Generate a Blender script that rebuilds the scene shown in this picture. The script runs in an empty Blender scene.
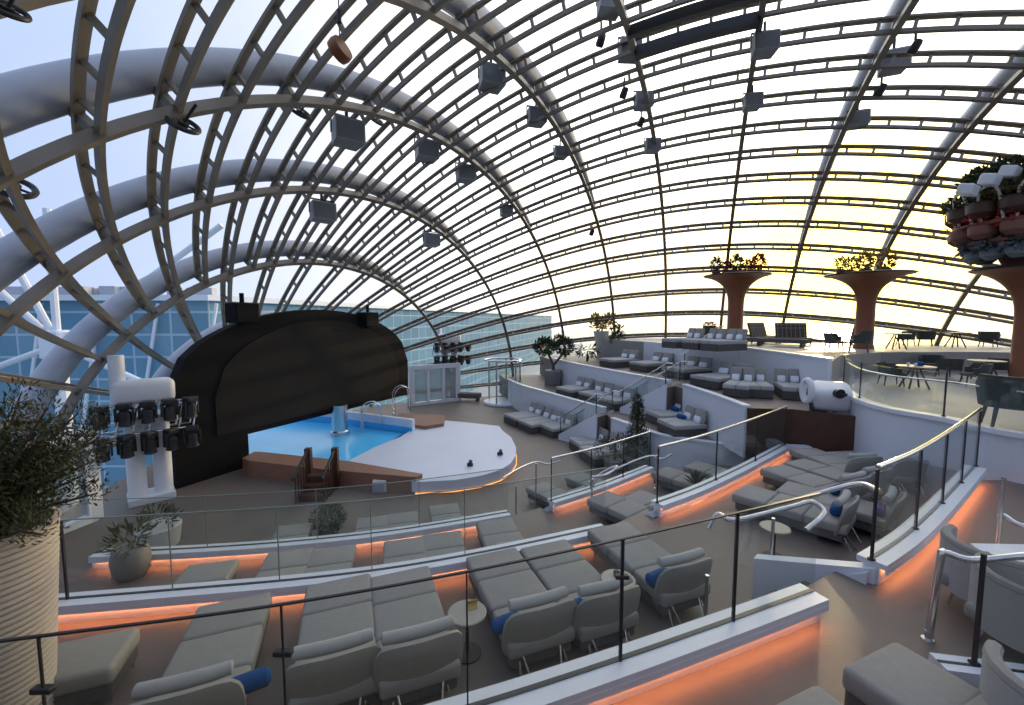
import bpy, bmesh, math, random
from mathutils import Vector, Matrix
random.seed(7)
C = bpy.context.scene.collection
PI = math.pi
# ------------------------------------------------------------------ camera
F, PIT, CZ = 421.3, -0.0781, 5.75          # focal length in pixels, pitch, eye height above the pool deck
LP, L1, L2, L3, L4, L5 = 0.0, 0.85, 1.70, 2.55, 3.45, 4.35   # port terraces
S1, S2, S3 = 1.45, 2.90, 4.35              # starboard terraces
def ray(u, v):
    x = (u-512)/F; y = -(v-352.5)/F
    return Vector((x, math.cos(PIT)-math.sin(PIT)*y, math.sin(PIT)+math.cos(PIT)*y))
def at(u, v, z):                            # point of level z seen at a picture point
    d = ray(u, v); t = (z-CZ)/d.z
    return (d.x*t, d.y*t)
def atd(u, v, Y):                           # point at depth Y
    d = ray(u, v); t = Y/d.y
    return Vector((d.x*t, Y, CZ+d.z*t))
cam = bpy.data.cameras.new('camera'); co = bpy.data.objects.new('camera', cam); C.objects.link(co)
co.location = (0, 0, CZ); co.rotation_euler = (PI/2+PIT, 0, 0)
cam.sensor_width = 36; cam.lens = F/1024*36; cam.clip_end = 3000; cam.clip_start = 0.05
bpy.context.scene.camera = co
vs = bpy.context.scene.view_settings
vs.view_transform = 'Standard'; vs.look = 'None'; vs.gamma = 1; vs.exposure = 0.15; vs.use_curve_mapping = False
bpy.context.scene.cycles.max_bounces = 10
bpy.context.scene.cycles.transparent_max_bounces = 40
bpy.context.scene.cycles.caustics_reflective = False
bpy.context.scene.cycles.caustics_refractive = False
bpy.context.scene.cycles.sample_clamp_indirect = 4
# ------------------------------------------------------------------ materials
def nt(name):
    m = bpy.data.materials.new(name); m.use_nodes = True
    n = m.node_tree.nodes; n.clear()
    o = n.new('ShaderNodeOutputMaterial')
    return m, n, m.node_tree.links, o
def mat(name, col, rough=.6, metal=0., var=.12, scale=6., bump=0., bscale=60., spec=.5):
    m, n, l, o = nt(name)
    p = n.new('ShaderNodeBsdfPrincipled')
    p.inputs['Roughness'].default_value = rough; p.inputs['Metallic'].default_value = metal
    p.inputs['Specular IOR Level'].default_value = spec
    tc = n.new('ShaderNodeTexCoord'); no = n.new('ShaderNodeTexNoise'); no.inputs['Scale'].default_value = scale
    l.new(tc.outputs['Object'], no.inputs['Vector'])
    mx = n.new('ShaderNodeMix'); mx.data_type = 'RGBA'
    mx.inputs[6].default_value = tuple(c*(1-var) for c in col)+(1,)
    mx.inputs[7].default_value = tuple(min(1, c*(1+var)) for c in col)+(1,)
    l.new(no.outputs['Fac'], mx.inputs[0]); l.new(mx.outputs[2], p.inputs['Base Color'])
    if bump:
        nb = n.new('ShaderNodeTexNoise'); nb.inputs['Scale'].default_value = bscale
        l.new(tc.outputs['Object'], nb.inputs['Vector'])
        b = n.new('ShaderNodeBump'); b.inputs['Strength'].default_value = bump; b.inputs['Distance'].default_value = .02
        l.new(nb.outputs['Fac'], b.inputs['Height']); l.new(b.outputs['Normal'], p.inputs['Normal'])
    l.new(p.outputs[0], o.inputs[0])
    return m
def emis(name, col, s):
    m, n, l, o = nt(name); e = n.new('ShaderNodeEmission')
    e.inputs[0].default_value = col+(1,); e.inputs[1].default_value = s; l.new(e.outputs[0], o.inputs[0]); return m
def glass(name, tint, refl=.5, rough=.02, haze=0., hcol=(.6, .65, .7)):
    m, n, l, o = nt(name)
    t = n.new('ShaderNodeBsdfTransparent'); t.inputs[0].default_value = tint+(1,)
    g = n.new('ShaderNodeBsdfGlossy'); g.inputs['Roughness'].default_value = rough
    fr = n.new('ShaderNodeLayerWeight'); fr.inputs[0].default_value = .5
    pw = n.new('ShaderNodeMath'); pw.operation = 'POWER'; pw.inputs[1].default_value = 4; l.new(fr.outputs['Facing'], pw.inputs[0])
    mu = n.new('ShaderNodeMath'); mu.operation = 'MULTIPLY_ADD'; mu.inputs[1].default_value = refl; mu.inputs[2].default_value = .035
    l.new(pw.outputs[0], mu.inputs[0])
    mx = n.new('ShaderNodeMixShader'); l.new(mu.outputs[0], mx.inputs[0]); l.new(t.outputs[0], mx.inputs[1]); l.new(g.outputs[0], mx.inputs[2])
    last = mx
    if haze:
        d = n.new('ShaderNodeBsdfDiffuse'); d.inputs[0].default_value = hcol+(1,)
        m2 = n.new('ShaderNodeMixShader'); m2.inputs[0].default_value = haze
        l.new(mx.outputs[0], m2.inputs[1]); l.new(d.outputs[0], m2.inputs[2]); last = m2
    l.new(last.outputs[0], o.inputs[0]); return m
M = {}
M['frame'] = mat('dome_metal', (.21, .18, .145), .45, .25, .15, 3)
M['outerpipe'] = mat('outer_pipe_paint', (.36, .38, .44), .5, 0, .12, 2)
M['floor'] = mat('deck_floor', (.17, .135, .115), .55, 0, .12, 1.5, .1, 40)
M['deckgrey'] = mat('grey_deck', (.30, .29, .27), .5, 0, .1, 1.2, .1, 30)
M['white'] = mat('white_paint', (.68, .71, .77), .45, 0, .03, 3)
M['whitecap'] = mat('white_cap', (.74, .77, .83), .35, 0, .03, 3)
M['darkslot'] = mat('dark_channel', (.02, .022, .025), .5)
M['fabric'] = mat('grey_fabric', (.31, .295, .27), .85, 0, .09, 14, .25, 220, .2)
M['fabricd'] = mat('dark_grey_fabric', (.12, .115, .11), .85, 0, .15, 14, .3, 200, .2)
M['bolster'] = mat('light_grey_fabric', (.40, .395, .38), .85, 0, .06, 14, .2, 220, .2)
M['blue'] = mat('blue_fabric', (.015, .075, .23), .8, 0, .2, 20, .2, 150, .2)
M['wicker'] = mat('woven_base', (.085, .075, .066), .8, 0, .3, 40, .5, 120)
M['chrome'] = mat('steel_tube', (.62, .62, .64), .22, 1., .05, 4)
M['darkmetal'] = mat('dark_metal', (.035, .035, .038), .45, .4, .2, 8)
M['brown'] = mat('bronze_column', (.24, .085, .035), .5, .2, .15, 2)
M['wood'] = mat('dark_wood', (.07, .028, .016), .45, 0, .35, 3)
M['coping'] = mat('brown_coping', (.25, .13, .085), .6, 0, .2, 5)
M['speaker'] = mat('speaker_grey', (.30, .30, .30), .6, 0, .15, 5, .2, 150)
M['speakergrille'] = mat('speaker_grille', (.17, .17, .175), .7, 0, .15, 8, .3, 250)
M['glassedge'] = mat('glass_edge', (.16, .21, .20), .3)
M['screen'] = mat('black_screen', (.022, .019, .017), .85, 0, .2, 1, spec=.15)
M['screenframe'] = mat('black_screen_frame', (.008, .008, .009), .8, 0, .2, 1, spec=.15)
M['stage'] = mat('white_stage_top', (.62, .65, .74), .5, 0, .05, 1)
M['leaf'] = mat('dark_leaf', (.045, .06, .022), .55, 0, .5, 3)
M['leafy'] = mat('olive_leaf', (.06, .065, .02), .55, 0, .5, 5)
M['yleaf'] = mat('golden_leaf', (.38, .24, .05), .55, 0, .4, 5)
M['bleaf'] = mat('blue_grey_leaf', (.16, .18, .20), .6, 0, .4, 4)
M['rleaf'] = mat('red_leaf', (.32, .03, .02), .55, 0, .4, 5)
M['bark'] = mat('bark', (.09, .06, .04), .8, 0, .4, 9, .4, 30)
M['soil'] = mat('soil', (.06, .04, .032), .9, 0, .4, 30, .5, 80)
M['pot'] = mat('beige_pot', (.46, .40, .34), .6, 0, .08, 4)
M['potgrey'] = mat('grey_pot', (.22, .21, .20), .6, 0, .12, 5)
M['potwhite'] = mat('white_pot', (.62, .6, .56), .5, 0, .05, 5)
M['terracotta'] = mat('terracotta_pot', (.19, .075, .05), .6, 0, .3, 5)
M['chair'] = mat('dark_green_wicker', (.055, .06, .05), .7, 0, .25, 20, .3, 90)
M['chairwood'] = mat('chair_timber', (.09, .055, .035), .6, 0, .2, 8)
M['table'] = mat('stone_table', (.34, .31, .27), .4, 0, .1, 8)
M['wleaf'] = mat('white_machine', (.72, .73, .76), .35, 0, .05, 5)
M['rail_glass'] = glass('balustrade_glass', (.95, .968, .96), .5, .02, .02, (.5, .62, .58))
M['dome_glass'] = glass('dome_glass', (.975, .982, .99), .2, .05, .0)
M['led'] = emis('orange_led', (1., .32, .12), 19.)
M['ledw'] = emis('amber_led', (1., .42, .12), 1.6)
M['pooltile'] = mat('pool_tile', (.05, .45, .85), .5, 0, .1, 3)
M['lens'] = mat('black_lens', (.01, .01, .012), .15)
M['paleglass'] = glass('door_glass', (.75, .8, .8), .8, .02, .35, (.6, .62, .6))
# water
m, n, l, o = nt('pool_water'); p = n.new('ShaderNodeBsdfPrincipled')
p.inputs['Base Color'].default_value = (.10, .58, 1, 1); p.inputs['Roughness'].default_value = .2; p.inputs['Specular IOR Level'].default_value = .25
no = n.new('ShaderNodeTexNoise'); no.inputs['Scale'].default_value = 2.5; b = n.new('ShaderNodeBump'); b.inputs['Strength'].default_value = .25
l.new(no.outputs['Fac'], b.inputs['Height']); l.new(b.outputs[0], p.inputs['Normal']); l.new(p.outputs[0], o.inputs[0]); M['water'] = m
# terminal facade: blue panels with pale joints
def gridmat(name, c1, c2, line, sx, sz):
    m, n, l, o = nt(name); p = n.new('ShaderNodeBsdfPrincipled'); p.inputs['Roughness'].default_value = .7; p.inputs['Specular IOR Level'].default_value = .15
    tc = n.new('ShaderNodeTexCoord'); br = n.new('ShaderNodeTexBrick'); mp = n.new('ShaderNodeMapping')
    mp.inputs['Rotation'].default_value = (PI/2, 0, 0)
    br.offset = 0; br.inputs['Color1'].default_value = c1+(1,); br.inputs['Color2'].default_value = c2+(1,); br.inputs['Mortar'].default_value = line+(1,)
    br.inputs['Scale'].default_value = 1; br.inputs['Brick Width'].default_value = sx; br.inputs['Row Height'].default_value = sz; br.inputs['Mortar Size'].default_value = .16
    cx = n.new('ShaderNodeSeparateXYZ'); ad = n.new('ShaderNodeMath'); ad.operation = 'ADD'; cb = n.new('ShaderNodeCombineXYZ')
    l.new(tc.outputs['Object'], cx.inputs[0]); l.new(cx.outputs[0], ad.inputs[0]); l.new(cx.outputs[1], ad.inputs[1])
    l.new(ad.outputs[0], cb.inputs[0]); l.new(cx.outputs[2], cb.inputs[1]); l.new(cb.outputs[0], br.inputs['Vector'])
    l.new(br.outputs['Color'], p.inputs['Base Color']); l.new(p.outputs[0], o.inputs[0]); return m
M['facade'] = gridmat('blue_facade', (.11, .24, .34), (.15, .30, .40), (.34, .46, .54), 5.5, 3.2)
M['sea'] = mat('harbour_water', (.20, .30, .36), .25, 0, .1, .05)
M['quay'] = mat('quay_concrete', (.45, .46, .45), .8, 0, .1, .05)
# ------------------------------------------------------------------ mesh builder
class MB:
    def __init__(s): s.v = []; s.f = []
    def add(s, vs_, fs):
        k = len(s.v); s.v += [tuple(a) for a in vs_]; s.f += [tuple(i+k for i in f) for f in fs]; return s
    def box(s, c, d, rz=0, rx=0, ry=0, bev=0, seg=2):
        bm = bmesh.new(); bmesh.ops.create_cube(bm, size=1)
        for v in bm.verts: v.co = Vector((v.co.x*d[0], v.co.y*d[1], v.co.z*d[2]))
        if bev: bmesh.ops.bevel(bm, geom=list(bm.edges), offset=bev, segments=seg, profile=.5, affect='EDGES')
        R = Matrix.Translation(c) @ Matrix.Rotation(rz, 4, 'Z') @ Matrix.Rotation(rx, 4, 'X') @ Matrix.Rotation(ry, 4, 'Y')
        bm.verts.index_update()
        s.add([R @ v.co for v in bm.verts], [[v.index for v in f.verts] for f in bm.faces]); bm.free(); return s
    def tube(s, pts, r, n=8, closed=False, cap=True):
        P = [Vector(p) for p in pts]; N = len(P); rings = []
        rr = r if isinstance(r, (list, tuple)) else [r]*N
        prev = None
        for i in range(N):
            a = P[i-1] if (i > 0 or closed) else P[i]; b_ = P[(i+1) % N] if (i < N-1 or closed) else P[i]
            t = (b_-a)
            if t.length < 1e-9: t = Vector((0, 0, 1))
            t.normalize()
            if prev is None:
                u = t.cross(Vector((0, 0, 1)))
                if u.length < .05: u = t.cross(Vector((1, 0, 0)))
            else: u = prev - t*prev.dot(t)
            if u.length < 1e-6: u = t.cross(Vector((1, 0, 0)))
            u.normalize(); prev = u; w = t.cross(u)
            rings.append([P[i]+(u*math.cos(2*PI*k/n)+w*math.sin(2*PI*k/n))*rr[i] for k in range(n)])
        vs_ = [p for rg in rings for p in rg]; fs = []
        for i in range(N if closed else N-1):
            j = (i+1) % N
            for k in range(n):
                k2 = (k+1) % n; fs.append((i*n+k, i*n+k2, j*n+k2, j*n+k))
        if cap and not closed: fs.append(tuple(range(n-1, -1, -1))); fs.append(tuple((N-1)*n+k for k in range(n)))
        return s.add(vs_, fs)
    def bar(s, pts, ups, w, h):              # rectangular section along pts, ups = section height directions
        P = [Vector(p) for p in pts]; N = len(P); vs_ = []; fs = []
        for i in range(N):
            t = (P[min(N-1, i+1)]-P[max(0, i-1)]).normalized(); u = Vector(ups[i]); u = (u-t*u.dot(t)).normalized(); sd = t.cross(u)
            for a, b_ in ((-1, -1), (1, -1), (1, 1), (-1, 1)): vs_.append(P[i]+sd*(a*w/2)+u*(b_*h/2))
        for i in range(N-1):
            for k in range(4):
                k2 = (k+1) % 4; fs.append((i*4+k, i*4+k2, i*4+4+k2, i*4+4+k))
        fs.append((3, 2, 1, 0)); fs.append(tuple((N-1)*4+k for k in range(4)))
        return s.add(vs_, fs)
    def lathe(s, prof, n=28, c=(0, 0, 0), cap=True):
        vs_ = []; fs = []
        for r, z in prof:
            for k in range(n): vs_.append((c[0]+r*math.cos(2*PI*k/n), c[1]+r*math.sin(2*PI*k/n), c[2]+z))
        for i in range(len(prof)-1):
            for k in range(n):
                k2 = (k+1) % n; fs.append((i*n+k, i*n+k2, i*n+n+k2, i*n+n+k))
        if cap:
            fs.append(tuple(range(n-1, -1, -1))); fs.append(tuple((len(prof)-1)*n+k for k in range(n)))
        return s.add(vs_, fs)
    def prism(s, poly, z0, z1):
        N = len(poly); vs_ = [(p[0], p[1], z0) for p in poly]+[(p[0], p[1], z1) for p in poly]
        fs = [tuple(range(N-1, -1, -1)), tuple(range(N, 2*N))]+[(i, (i+1) % N, N+(i+1) % N, N+i) for i in range(N)]
        return s.add(vs_, fs)
    def ribbon(s, pts, z0, z1, th, off=0., zs=None):   # upright band following a plan path; off to the left of travel
        N = len(pts); L = []; R = []
        for i in range(N):
            a = pts[max(0, i-1)]; b_ = pts[min(N-1, i+1)]; tx, ty = b_[0]-a[0], b_[1]-a[1]; q = math.hypot(tx, ty) or 1
            nx, ny = -ty/q, tx/q
            L.append((pts[i][0]+nx*(off+th/2), pts[i][1]+ny*(off+th/2))); R.append((pts[i][0]+nx*(off-th/2), pts[i][1]+ny*(off-th/2)))
        vs_ = []
        for i in range(N):
            dz = zs[i] if zs else 0
            vs_ += [L[i]+(z0+dz,), R[i]+(z0+dz,), R[i]+(z1+dz,), L[i]+(z1+dz,)]
        fs = []
        for i in range(N-1):
            for k in range(4):
                k2 = (k+1) % 4; fs.append((i*4+k, i*4+4+k, i*4+4+k2, i*4+k2))
        fs.append((0, 1, 2, 3)); fs.append(tuple((N-1)*4+k for k in (3, 2, 1, 0)))
        return s.add(vs_, fs)
    def build(s, name, m, parent=None, smooth=False, loc=None):
        me = bpy.data.meshes.new(name); me.from_pydata(s.v, [], s.f); me.validate()
        bm = bmesh.new(); bm.from_mesh(me); bmesh.ops.recalc_face_normals(bm, faces=bm.faces); bm.to_mesh(me); bm.free()
        o = bpy.data.objects.new(name, me); C.objects.link(o); me.materials.append(M[m] if isinstance(m, str) else m)
        if smooth:
            for p_ in me.polygons: p_.use_smooth = True
            me.set_sharp_from_angle(angle=.7)
        if parent: o.parent = parent
        if loc: o.location = loc
        return o
def tag(o, label=None, cat=None, group=None, kind=None):
    if label: o['label'] = label
    if cat: o['category'] = cat
    if group: o['group'] = group
    if kind: o['kind'] = kind
    return o
def thing(name, label, cat, loc=(0, 0, 0), rz=0, group=None):
    o = bpy.data.objects.new(name, None); C.objects.link(o); o.location = loc; o.rotation_euler = (0, 0, rz); o.empty_display_size = .2
    return tag(o, label, cat, group)
def struct(o): o['kind'] = 'structure'; return o
def copy_tree(o, parent=None):
    c = o.copy(); C.objects.link(c)
    if parent: c.parent = parent
    for ch in list(o.children): copy_tree(ch, c)
    return c
def dup(root, loc, rz, label, group=None, sc=None):
    c = copy_tree(root); c.location = loc; c.rotation_euler = (0, 0, rz); c['label'] = label
    if group: c['group'] = group
    if sc: c.scale = sc
    return c
class Proto:                                 # first placing moves the model itself, later ones copy it
    def __init__(s, make): s.make = make; s.o = None
    def put(s, loc, rz, label, group=None, sc=None):
        if s.o is None:
            s.o = s.make(); c = s.o; c.location = loc; c.rotation_euler = (0, 0, rz); c['label'] = label
            if group: c['group'] = group
            if sc: c.scale = sc
            return c
        c = dup(s.o, loc, rz, label, group, sc)
        if not sc: c.scale = (1, 1, 1)
        return c
def smooth_path(pts, k=8):
    P = [tuple(p) for p in pts]; Q = [P[0]]+P+[P[-1]]; out = []
    for i in range(1, len(Q)-2):
        for j in range(k):
            t = j/k; r = []
            for d in range(len(P[0])):
                a, b_, c, e = Q[i-1][d], Q[i][d], Q[i+1][d], Q[i+2][d]
                r.append(.5*((2*b_)+(-a+c)*t+(2*a-5*b_+4*c-e)*t*t+(-a+3*b_-3*c+e)*t**3))
            out.append(tuple(r))
    out.append(P[-1]); return out
def plen(p): return sum(math.dist(p[i], p[i+1]) for i in range(len(p)-1))
def sub(p, a, b):                            # part of a path between lengths a and b
    out = []; acc = 0
    def lerp(i, s_): q = math.dist(p[i], p[i+1]); t = s_/q if q else 0; return tuple(p[i][d]+(p[i+1][d]-p[i][d])*t for d in range(len(p[0])))
    for i in range(len(p)-1):
        q = math.dist(p[i], p[i+1])
        if acc+q >= a and not out: out.append(lerp(i, max(0, a-acc)))
        if out and a < acc+q < b: out.append(p[i+1])
        if acc+q >= b: out.append(lerp(i, b-acc)); return out
        acc += q
    out.append(p[-1]); return out
# ------------------------------------------------------------------ sky and sun
SUN = ray(840, 238).normalized()
w = bpy.data.worlds.new('sky'); bpy.context.scene.world = w; w.use_nodes = True
n = w.node_tree.nodes; l = w.node_tree.links; n.clear()
out = n.new('ShaderNodeOutputWorld'); bg = n.new('ShaderNodeBackground'); l.new(bg.outputs[0], out.inputs[0])
tc = n.new('ShaderNodeTexCoord'); dt = n.new('ShaderNodeVectorMath'); dt.operation = 'DOT_PRODUCT'
nrm = n.new('ShaderNodeVectorMath'); nrm.operation = 'NORMALIZE'
l.new(tc.outputs['Generated'], nrm.inputs[0]); l.new(nrm.outputs[0], dt.inputs[0]); dt.inputs[1].default_value = SUN
no = n.new('ShaderNodeTexNoise'); no.inputs['Scale'].default_value = 2.2; no.inputs['Detail'].default_value = 5
l.new(nrm.outputs[0], no.inputs['Vector'])
ma = n.new('ShaderNodeMath'); ma.operation = 'MULTIPLY_ADD'; ma.inputs[1].default_value = .35; l.new(no.outputs['Fac'], ma.inputs[0])
sb = n.new('ShaderNodeMath'); sb.operation = 'SUBTRACT'; sb.inputs[1].default_value = .175
l.new(dt.outputs['Value'], ma.inputs[2]); l.new(ma.outputs[0], sb.inputs[0])
mr = n.new('ShaderNodeMapRange'); mr.inputs['From Min'].default_value = -1; mr.inputs['From Max'].default_value = 1
l.new(sb.outputs[0], mr.inputs['Value'])
cr = n.new('ShaderNodeValToRGB'); l.new(mr.outputs[0], cr.inputs[0])
el = cr.color_ramp.elements
el[0].position = 0; el[0].color = (.50, .60, .85, 1)
el[1].position = 1; el[1].color = (3.4, 3.2, 2.7, 1)
for ps, c_ in ((.5, (.52, .65, .95, 1)), (.62, (.62, .74, .99, 1)), (.70, (.80, .87, 1.02, 1)), (.79, (1.05, 1.06, 1.08, 1)), (.88, (2.0, 2.0, 1.95, 1))):
    e = el.new(ps); e.color = c_
# glow close to the sun
gl = n.new('ShaderNodeMapRange'); gl.interpolation_type = 'SMOOTHERSTEP'; gl.inputs['From Min'].default_value = .972; gl.inputs['From Max'].default_value = 1.0
l.new(dt.outputs['Value'], gl.inputs['Value'])
gm = n.new('ShaderNodeMix'); gm.data_type = 'RGBA'; gm.blend_type = 'ADD'; gm.inputs[7].default_value = (3.2, 2.4, 1.2, 1)
sx = n.new('ShaderNodeSeparateXYZ'); l.new(nrm.outputs[0], sx.inputs[0])
bz = n.new('ShaderNodeMapRange'); bz.interpolation_type = 'SMOOTHSTEP'; bz.inputs['From Min'].default_value = .42; bz.inputs['From Max'].default_value = .05
bd = n.new('ShaderNodeMapRange'); bd.interpolation_type = 'SMOOTHSTEP'; bd.inputs['From Min'].default_value = .70; bd.inputs['From Max'].default_value = .93
bm_ = n.new('ShaderNodeMath'); bm_.operation = 'MULTIPLY'
l.new(sx.outputs[2], bz.inputs['Value']); l.new(dt.outputs['Value'], bd.inputs['Value']); l.new(bz.outputs[0], bm_.inputs[0]); l.new(bd.outputs[0], bm_.inputs[1])
cm = n.new('ShaderNodeMix'); cm.data_type = 'RGBA'; cm.inputs[7].default_value = (1.9, 1.55, .95, 1)
l.new(bm_.outputs[0], cm.inputs[0]); l.new(cr.outputs[0], cm.inputs[6])
gm.blend_type = 'MIX'; gm.inputs[7].default_value = (6, 4.4, .86, 1)
l.new(gl.outputs[0], gm.inputs[0]); l.new(cm.outputs[2], gm.inputs[6]); l.new(gm.outputs[2], bg.inputs[0]); bg.inputs[1].default_value = 1.0
sl = bpy.data.lights.new('sun', 'SUN'); so = bpy.data.objects.new('sun', sl); C.objects.link(so)
sl.energy = 1.3; sl.color = (1, .74, .42); sl.angle = math.radians(1.2)
so.rotation_euler = (-SUN).to_track_quat('-Z', 'Y').to_euler(); so.location = SUN*60
# ------------------------------------------------------------------ dome
K = 1.19
PHI, DX, DY, DZ = -1.1324, 2.7838, 12.7904, -4.8205
AX = Vector((math.sin(PHI), math.cos(PHI), 0)); LA = Vector((math.cos(PHI), -math.sin(PHI), 0))
def dome(i, j):
    s = 11.2789-2.9128*i; t = s/10
    W = 15.0*(1-.0738*t-.1929*t*t-.06*t**3); H = 12.1859*(1-.0948*t-.2242*t*t-.0175*t**3)
    q = j-11.5; th = PI/2+.1218+q*.0908+.0572*q**3/1000
    lx = -math.cos(th)*W; lz = math.sin(th)*H
    s2 = s+(.0281*t-.032)*lz
    p = Vector((DX, DY, 0))+AX*s2+LA*lx
    return Vector((p.x*K, p.y*K, (DZ+lz)*K+CZ))
def dnorm(i, j):
    a = dome(i+.05, j)-dome(i-.05, j); b_ = dome(i, j+.05)-dome(i, j-.05)
    nn = a.cross(b_).normalized()
    c_ = dome(i, 10); c_.z = 0
    return nn if nn.dot(dome(i, j)-Vector(((DX+AX.x*(11.28-2.91*i))*K, (DY+AX.y*(11.28-2.91*i))*K, 0))) > 0 else -nn
JA, JB = -3.6, 25.9
IA, IB = -1, 11
nj = 90
tn = 0
def trim(mb, m, smooth=False):
    global tn
    tn += 1
    return struct(mb.build('trim_%d' % tn, m, smooth=smooth))
for i in range(IA, IB+1):
    js = [JA+(JB-JA)*k/nj for k in range(nj+1)]
    P = [dome(i, j) for j in js]; N_ = [dnorm(i, j) for j in js]
    mb = MB(); mb.bar(P, N_, .17, .22)
    trim(mb, 'frame')
    # outer tubular arch with brackets at every purlin
    mb = MB()
    ro, off = .36, .82
    lo, hi = (JA, 16.5) if i <= 3 else ((9, 20) if i in (6, 7) else (JA, 7.5))
    sel = [k for k, j in enumerate(js) if lo <= j <= hi]
    mb.tube([P[k]+N_[k]*off for k in sel], [(ro if i < 5 else .26)*min(1, .35+(hi-js[k])/6) for k in sel], 14)
    trim(mb, 'outerpipe' if i <= 5 else 'whitecap', True)  # right-hand pipes get a whiter colour, the sun's glare painted in
    mb = MB()
    for j in [j for j in range(-3, 26) if lo <= j <= hi]:
        p, q = dome(i, j), dnorm(i, j); mb.bar([p+q*.1, p+q*(off-ro+.03)], [AX, AX], .12, .22)
    trim(mb, 'frame')
for j in range(-3, 26):
    ia = -1 if j % 2 else 0
    st = 12
    ks = [ia+(IB-ia)*k/((IB-ia)*st) for k in range((IB-ia)*st+1)]
    P = [dome(i, j) for i in ks]; N_ = [dnorm(i, j) for i in ks]
    mb = MB()
    mb.bar(P, N_, .12, .11)
    mb.bar([p+q*.37 for p, q in zip(P, N_)], N_, .20, .06)
    for i in range(ia, IB):
        for f_ in (.12, .37, .63, .88):
            p, q = dome(i+f_, j), dnorm(i+f_, j); tg = dome(i+f_+.05, j)-dome(i+f_-.05, j)
            mb.bar([p+q*.05, p+q*.36], [tg, tg], .08, .09)
    trim(mb, 'frame')
# heavy service beams across the crown bay
mb = MB()
for j, bw in ((9.25, .2), (10.0, .34)):
    ks = [4+k/10 for k in range(11)]
    mb.bar([dome(i, j)+dnorm(i, j)*-.1 for i in ks], [dnorm(i, j) for i in ks], bw, .3)
trim(mb, 'darkmetal')
# glass, one pane field per bay
for i in range(IA, IB):
    mb = MB(); vs_ = []; fs = []; ni, njj = 4, 60
    for a in range(ni+1):
        for b_ in range(njj+1):
            ii = i+a/ni; jj = JA+(JB-JA)*b_/njj; vs_.append(dome(ii, jj)+dnorm(ii, jj)*.16)
    for a in range(ni):
        for b_ in range(njj):
            k = a*(njj+1)+b_; fs.append((k, k+1, k+njj+2, k+njj+1))
    mb.add(vs_, fs); struct(mb.build('window_%d' % (i+2), 'dome_glass', smooth=True))
# ------------------------------------------------------------------ outside
mb = MB(); mb.prism([(-900, -600), (1500, -600), (1500, 1800), (-900, 1800)], -41, -40); struct(mb.build('ground_sea', 'sea'))
mb = MB(); mb.prism([(-400, 40), (-32, 48), (80, 480), (-400, 480)], -40, -22); struct(mb.build('ground_quay', 'quay'))
t = thing('terminal_building', 'long blue glass terminal building seen through the left dome panes', 'building', (-76, 60, -22))
mb = MB(); mb.prism([(-80, 0), (33, 0), (108, 280), (-80, 300)], 0, 30.4); mb.build('facade', 'facade', t)
mb = MB(); mb.prism([(-81, -1), (33.7, -1), (109, 281), (-81, 301)], 30.4, 31.2); mb.build('roof_edge', 'white', t)
mb = MB()
for k in range(60):
    a = random.uniform(-70, 30); mb.box((a, random.uniform(2, 6), 31.9), (random.uniform(1, 4), 1.2, 1.4))
mb.build('roof_equipment', 'outerpipe', t)
mb = MB()
for k in range(14):
    mb.tube([(-78+k*8.2, -.6, 2), (-72+k*8.2, -.6, 30)], .22, 6)
mb.build('facade_rib', 'white', t)
t = thing('mooring_mast', 'white lattice mast with struts outside the left glass', 'mast', (-41, 38, -22))
mb = MB(); c_ = Vector((0, 0, 25.5))
for d in ((-9, 0, 9), (14, 2, 11), (-14, 0, -5), (15, 0, -7), (0, 0, 12), (-5, 0, 11)): mb.tube([c_, c_+Vector(d)], .28, 8)
mb.tube([(0, 0, 0), (0, 0, 26)], .55, 10); mb.build('strut', 'white', t)
MB().box((0, 0, 25.5), (1.8, 1.8, 2.6), bev=.2).build('node_housing', 'white', t)
MB().box((0, 0, -.0), (3, 3, .4)).build('footing', 'quay', t)
# ------------------------------------------------------------------ floors of the terraces
def slab(name, poly, z0, z1, m='floor'): return struct(MB().prism(poly, z0, z1).build(name, m))
ell = []
for k in range(41):
    i = IA+(IB-IA)*k/40; p = dome(i, JB); ell.append((p.x, p.y))
for k in range(41):
    i = IB-(IB-IA)*k/40; p = dome(i, JA); ell.append((p.x, p.y))
slab('floor_main', ell, -.5, 0, 'floor')
W1L = smooth_path([(-8.28, 8.03), (-6.35, 8.2), (-4.44, 8.48), (-2.45, 8.95), (-.08, 9.8)])
W1R = smooth_path([(1.0, 10.45), (2.5, 11.48), (4.35, 13.0)])
W2L = smooth_path([(-9.5, 5.0), (-7.6, 5.2), (-6.01, 5.42), (-4.73, 5.6), (-3.08, 5.85), (-1.7, 6.16), (-.2, 6.66), (1.7, 7.41)])
W2R = smooth_path([(2.99, 8.42), (4.25, 9.25), (6.06, 10.65), (8.2, 12.42)])
W3L = smooth_path([(-8, 1.5), (-5, 1.85), (-2.85, 2.29), (-1.51, 2.58), (-.33, 2.94), (.93, 3.4), (2.15, 3.88), (3.26, 4.33)])
W3R = smooth_path([(4.38, 4.92), (5.44, 5.55), (7.03, 6.63), (9.25, 8.2)])
D4 = smooth_path([(10.95, 13.8), (9.9, 12.0), (9.5, 10.5), (9.85, 9.4), (9.95, 8.15), (11.2, 6.9), (14, 5.0)], 10)
slab('floor_terrace_lower', W1L+W1R+[(6.3, 14.1), (9.6, 13.2), (10, 9), (8, 4), (-10, 3), (-9.3, 7.8)], 0, L1)
slab('floor_terrace_middle', W2L+W2R+[(9.6, 12.3), (10.4, 9), (9, 3), (-9.5, 1.6)], L1, L2)
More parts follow.
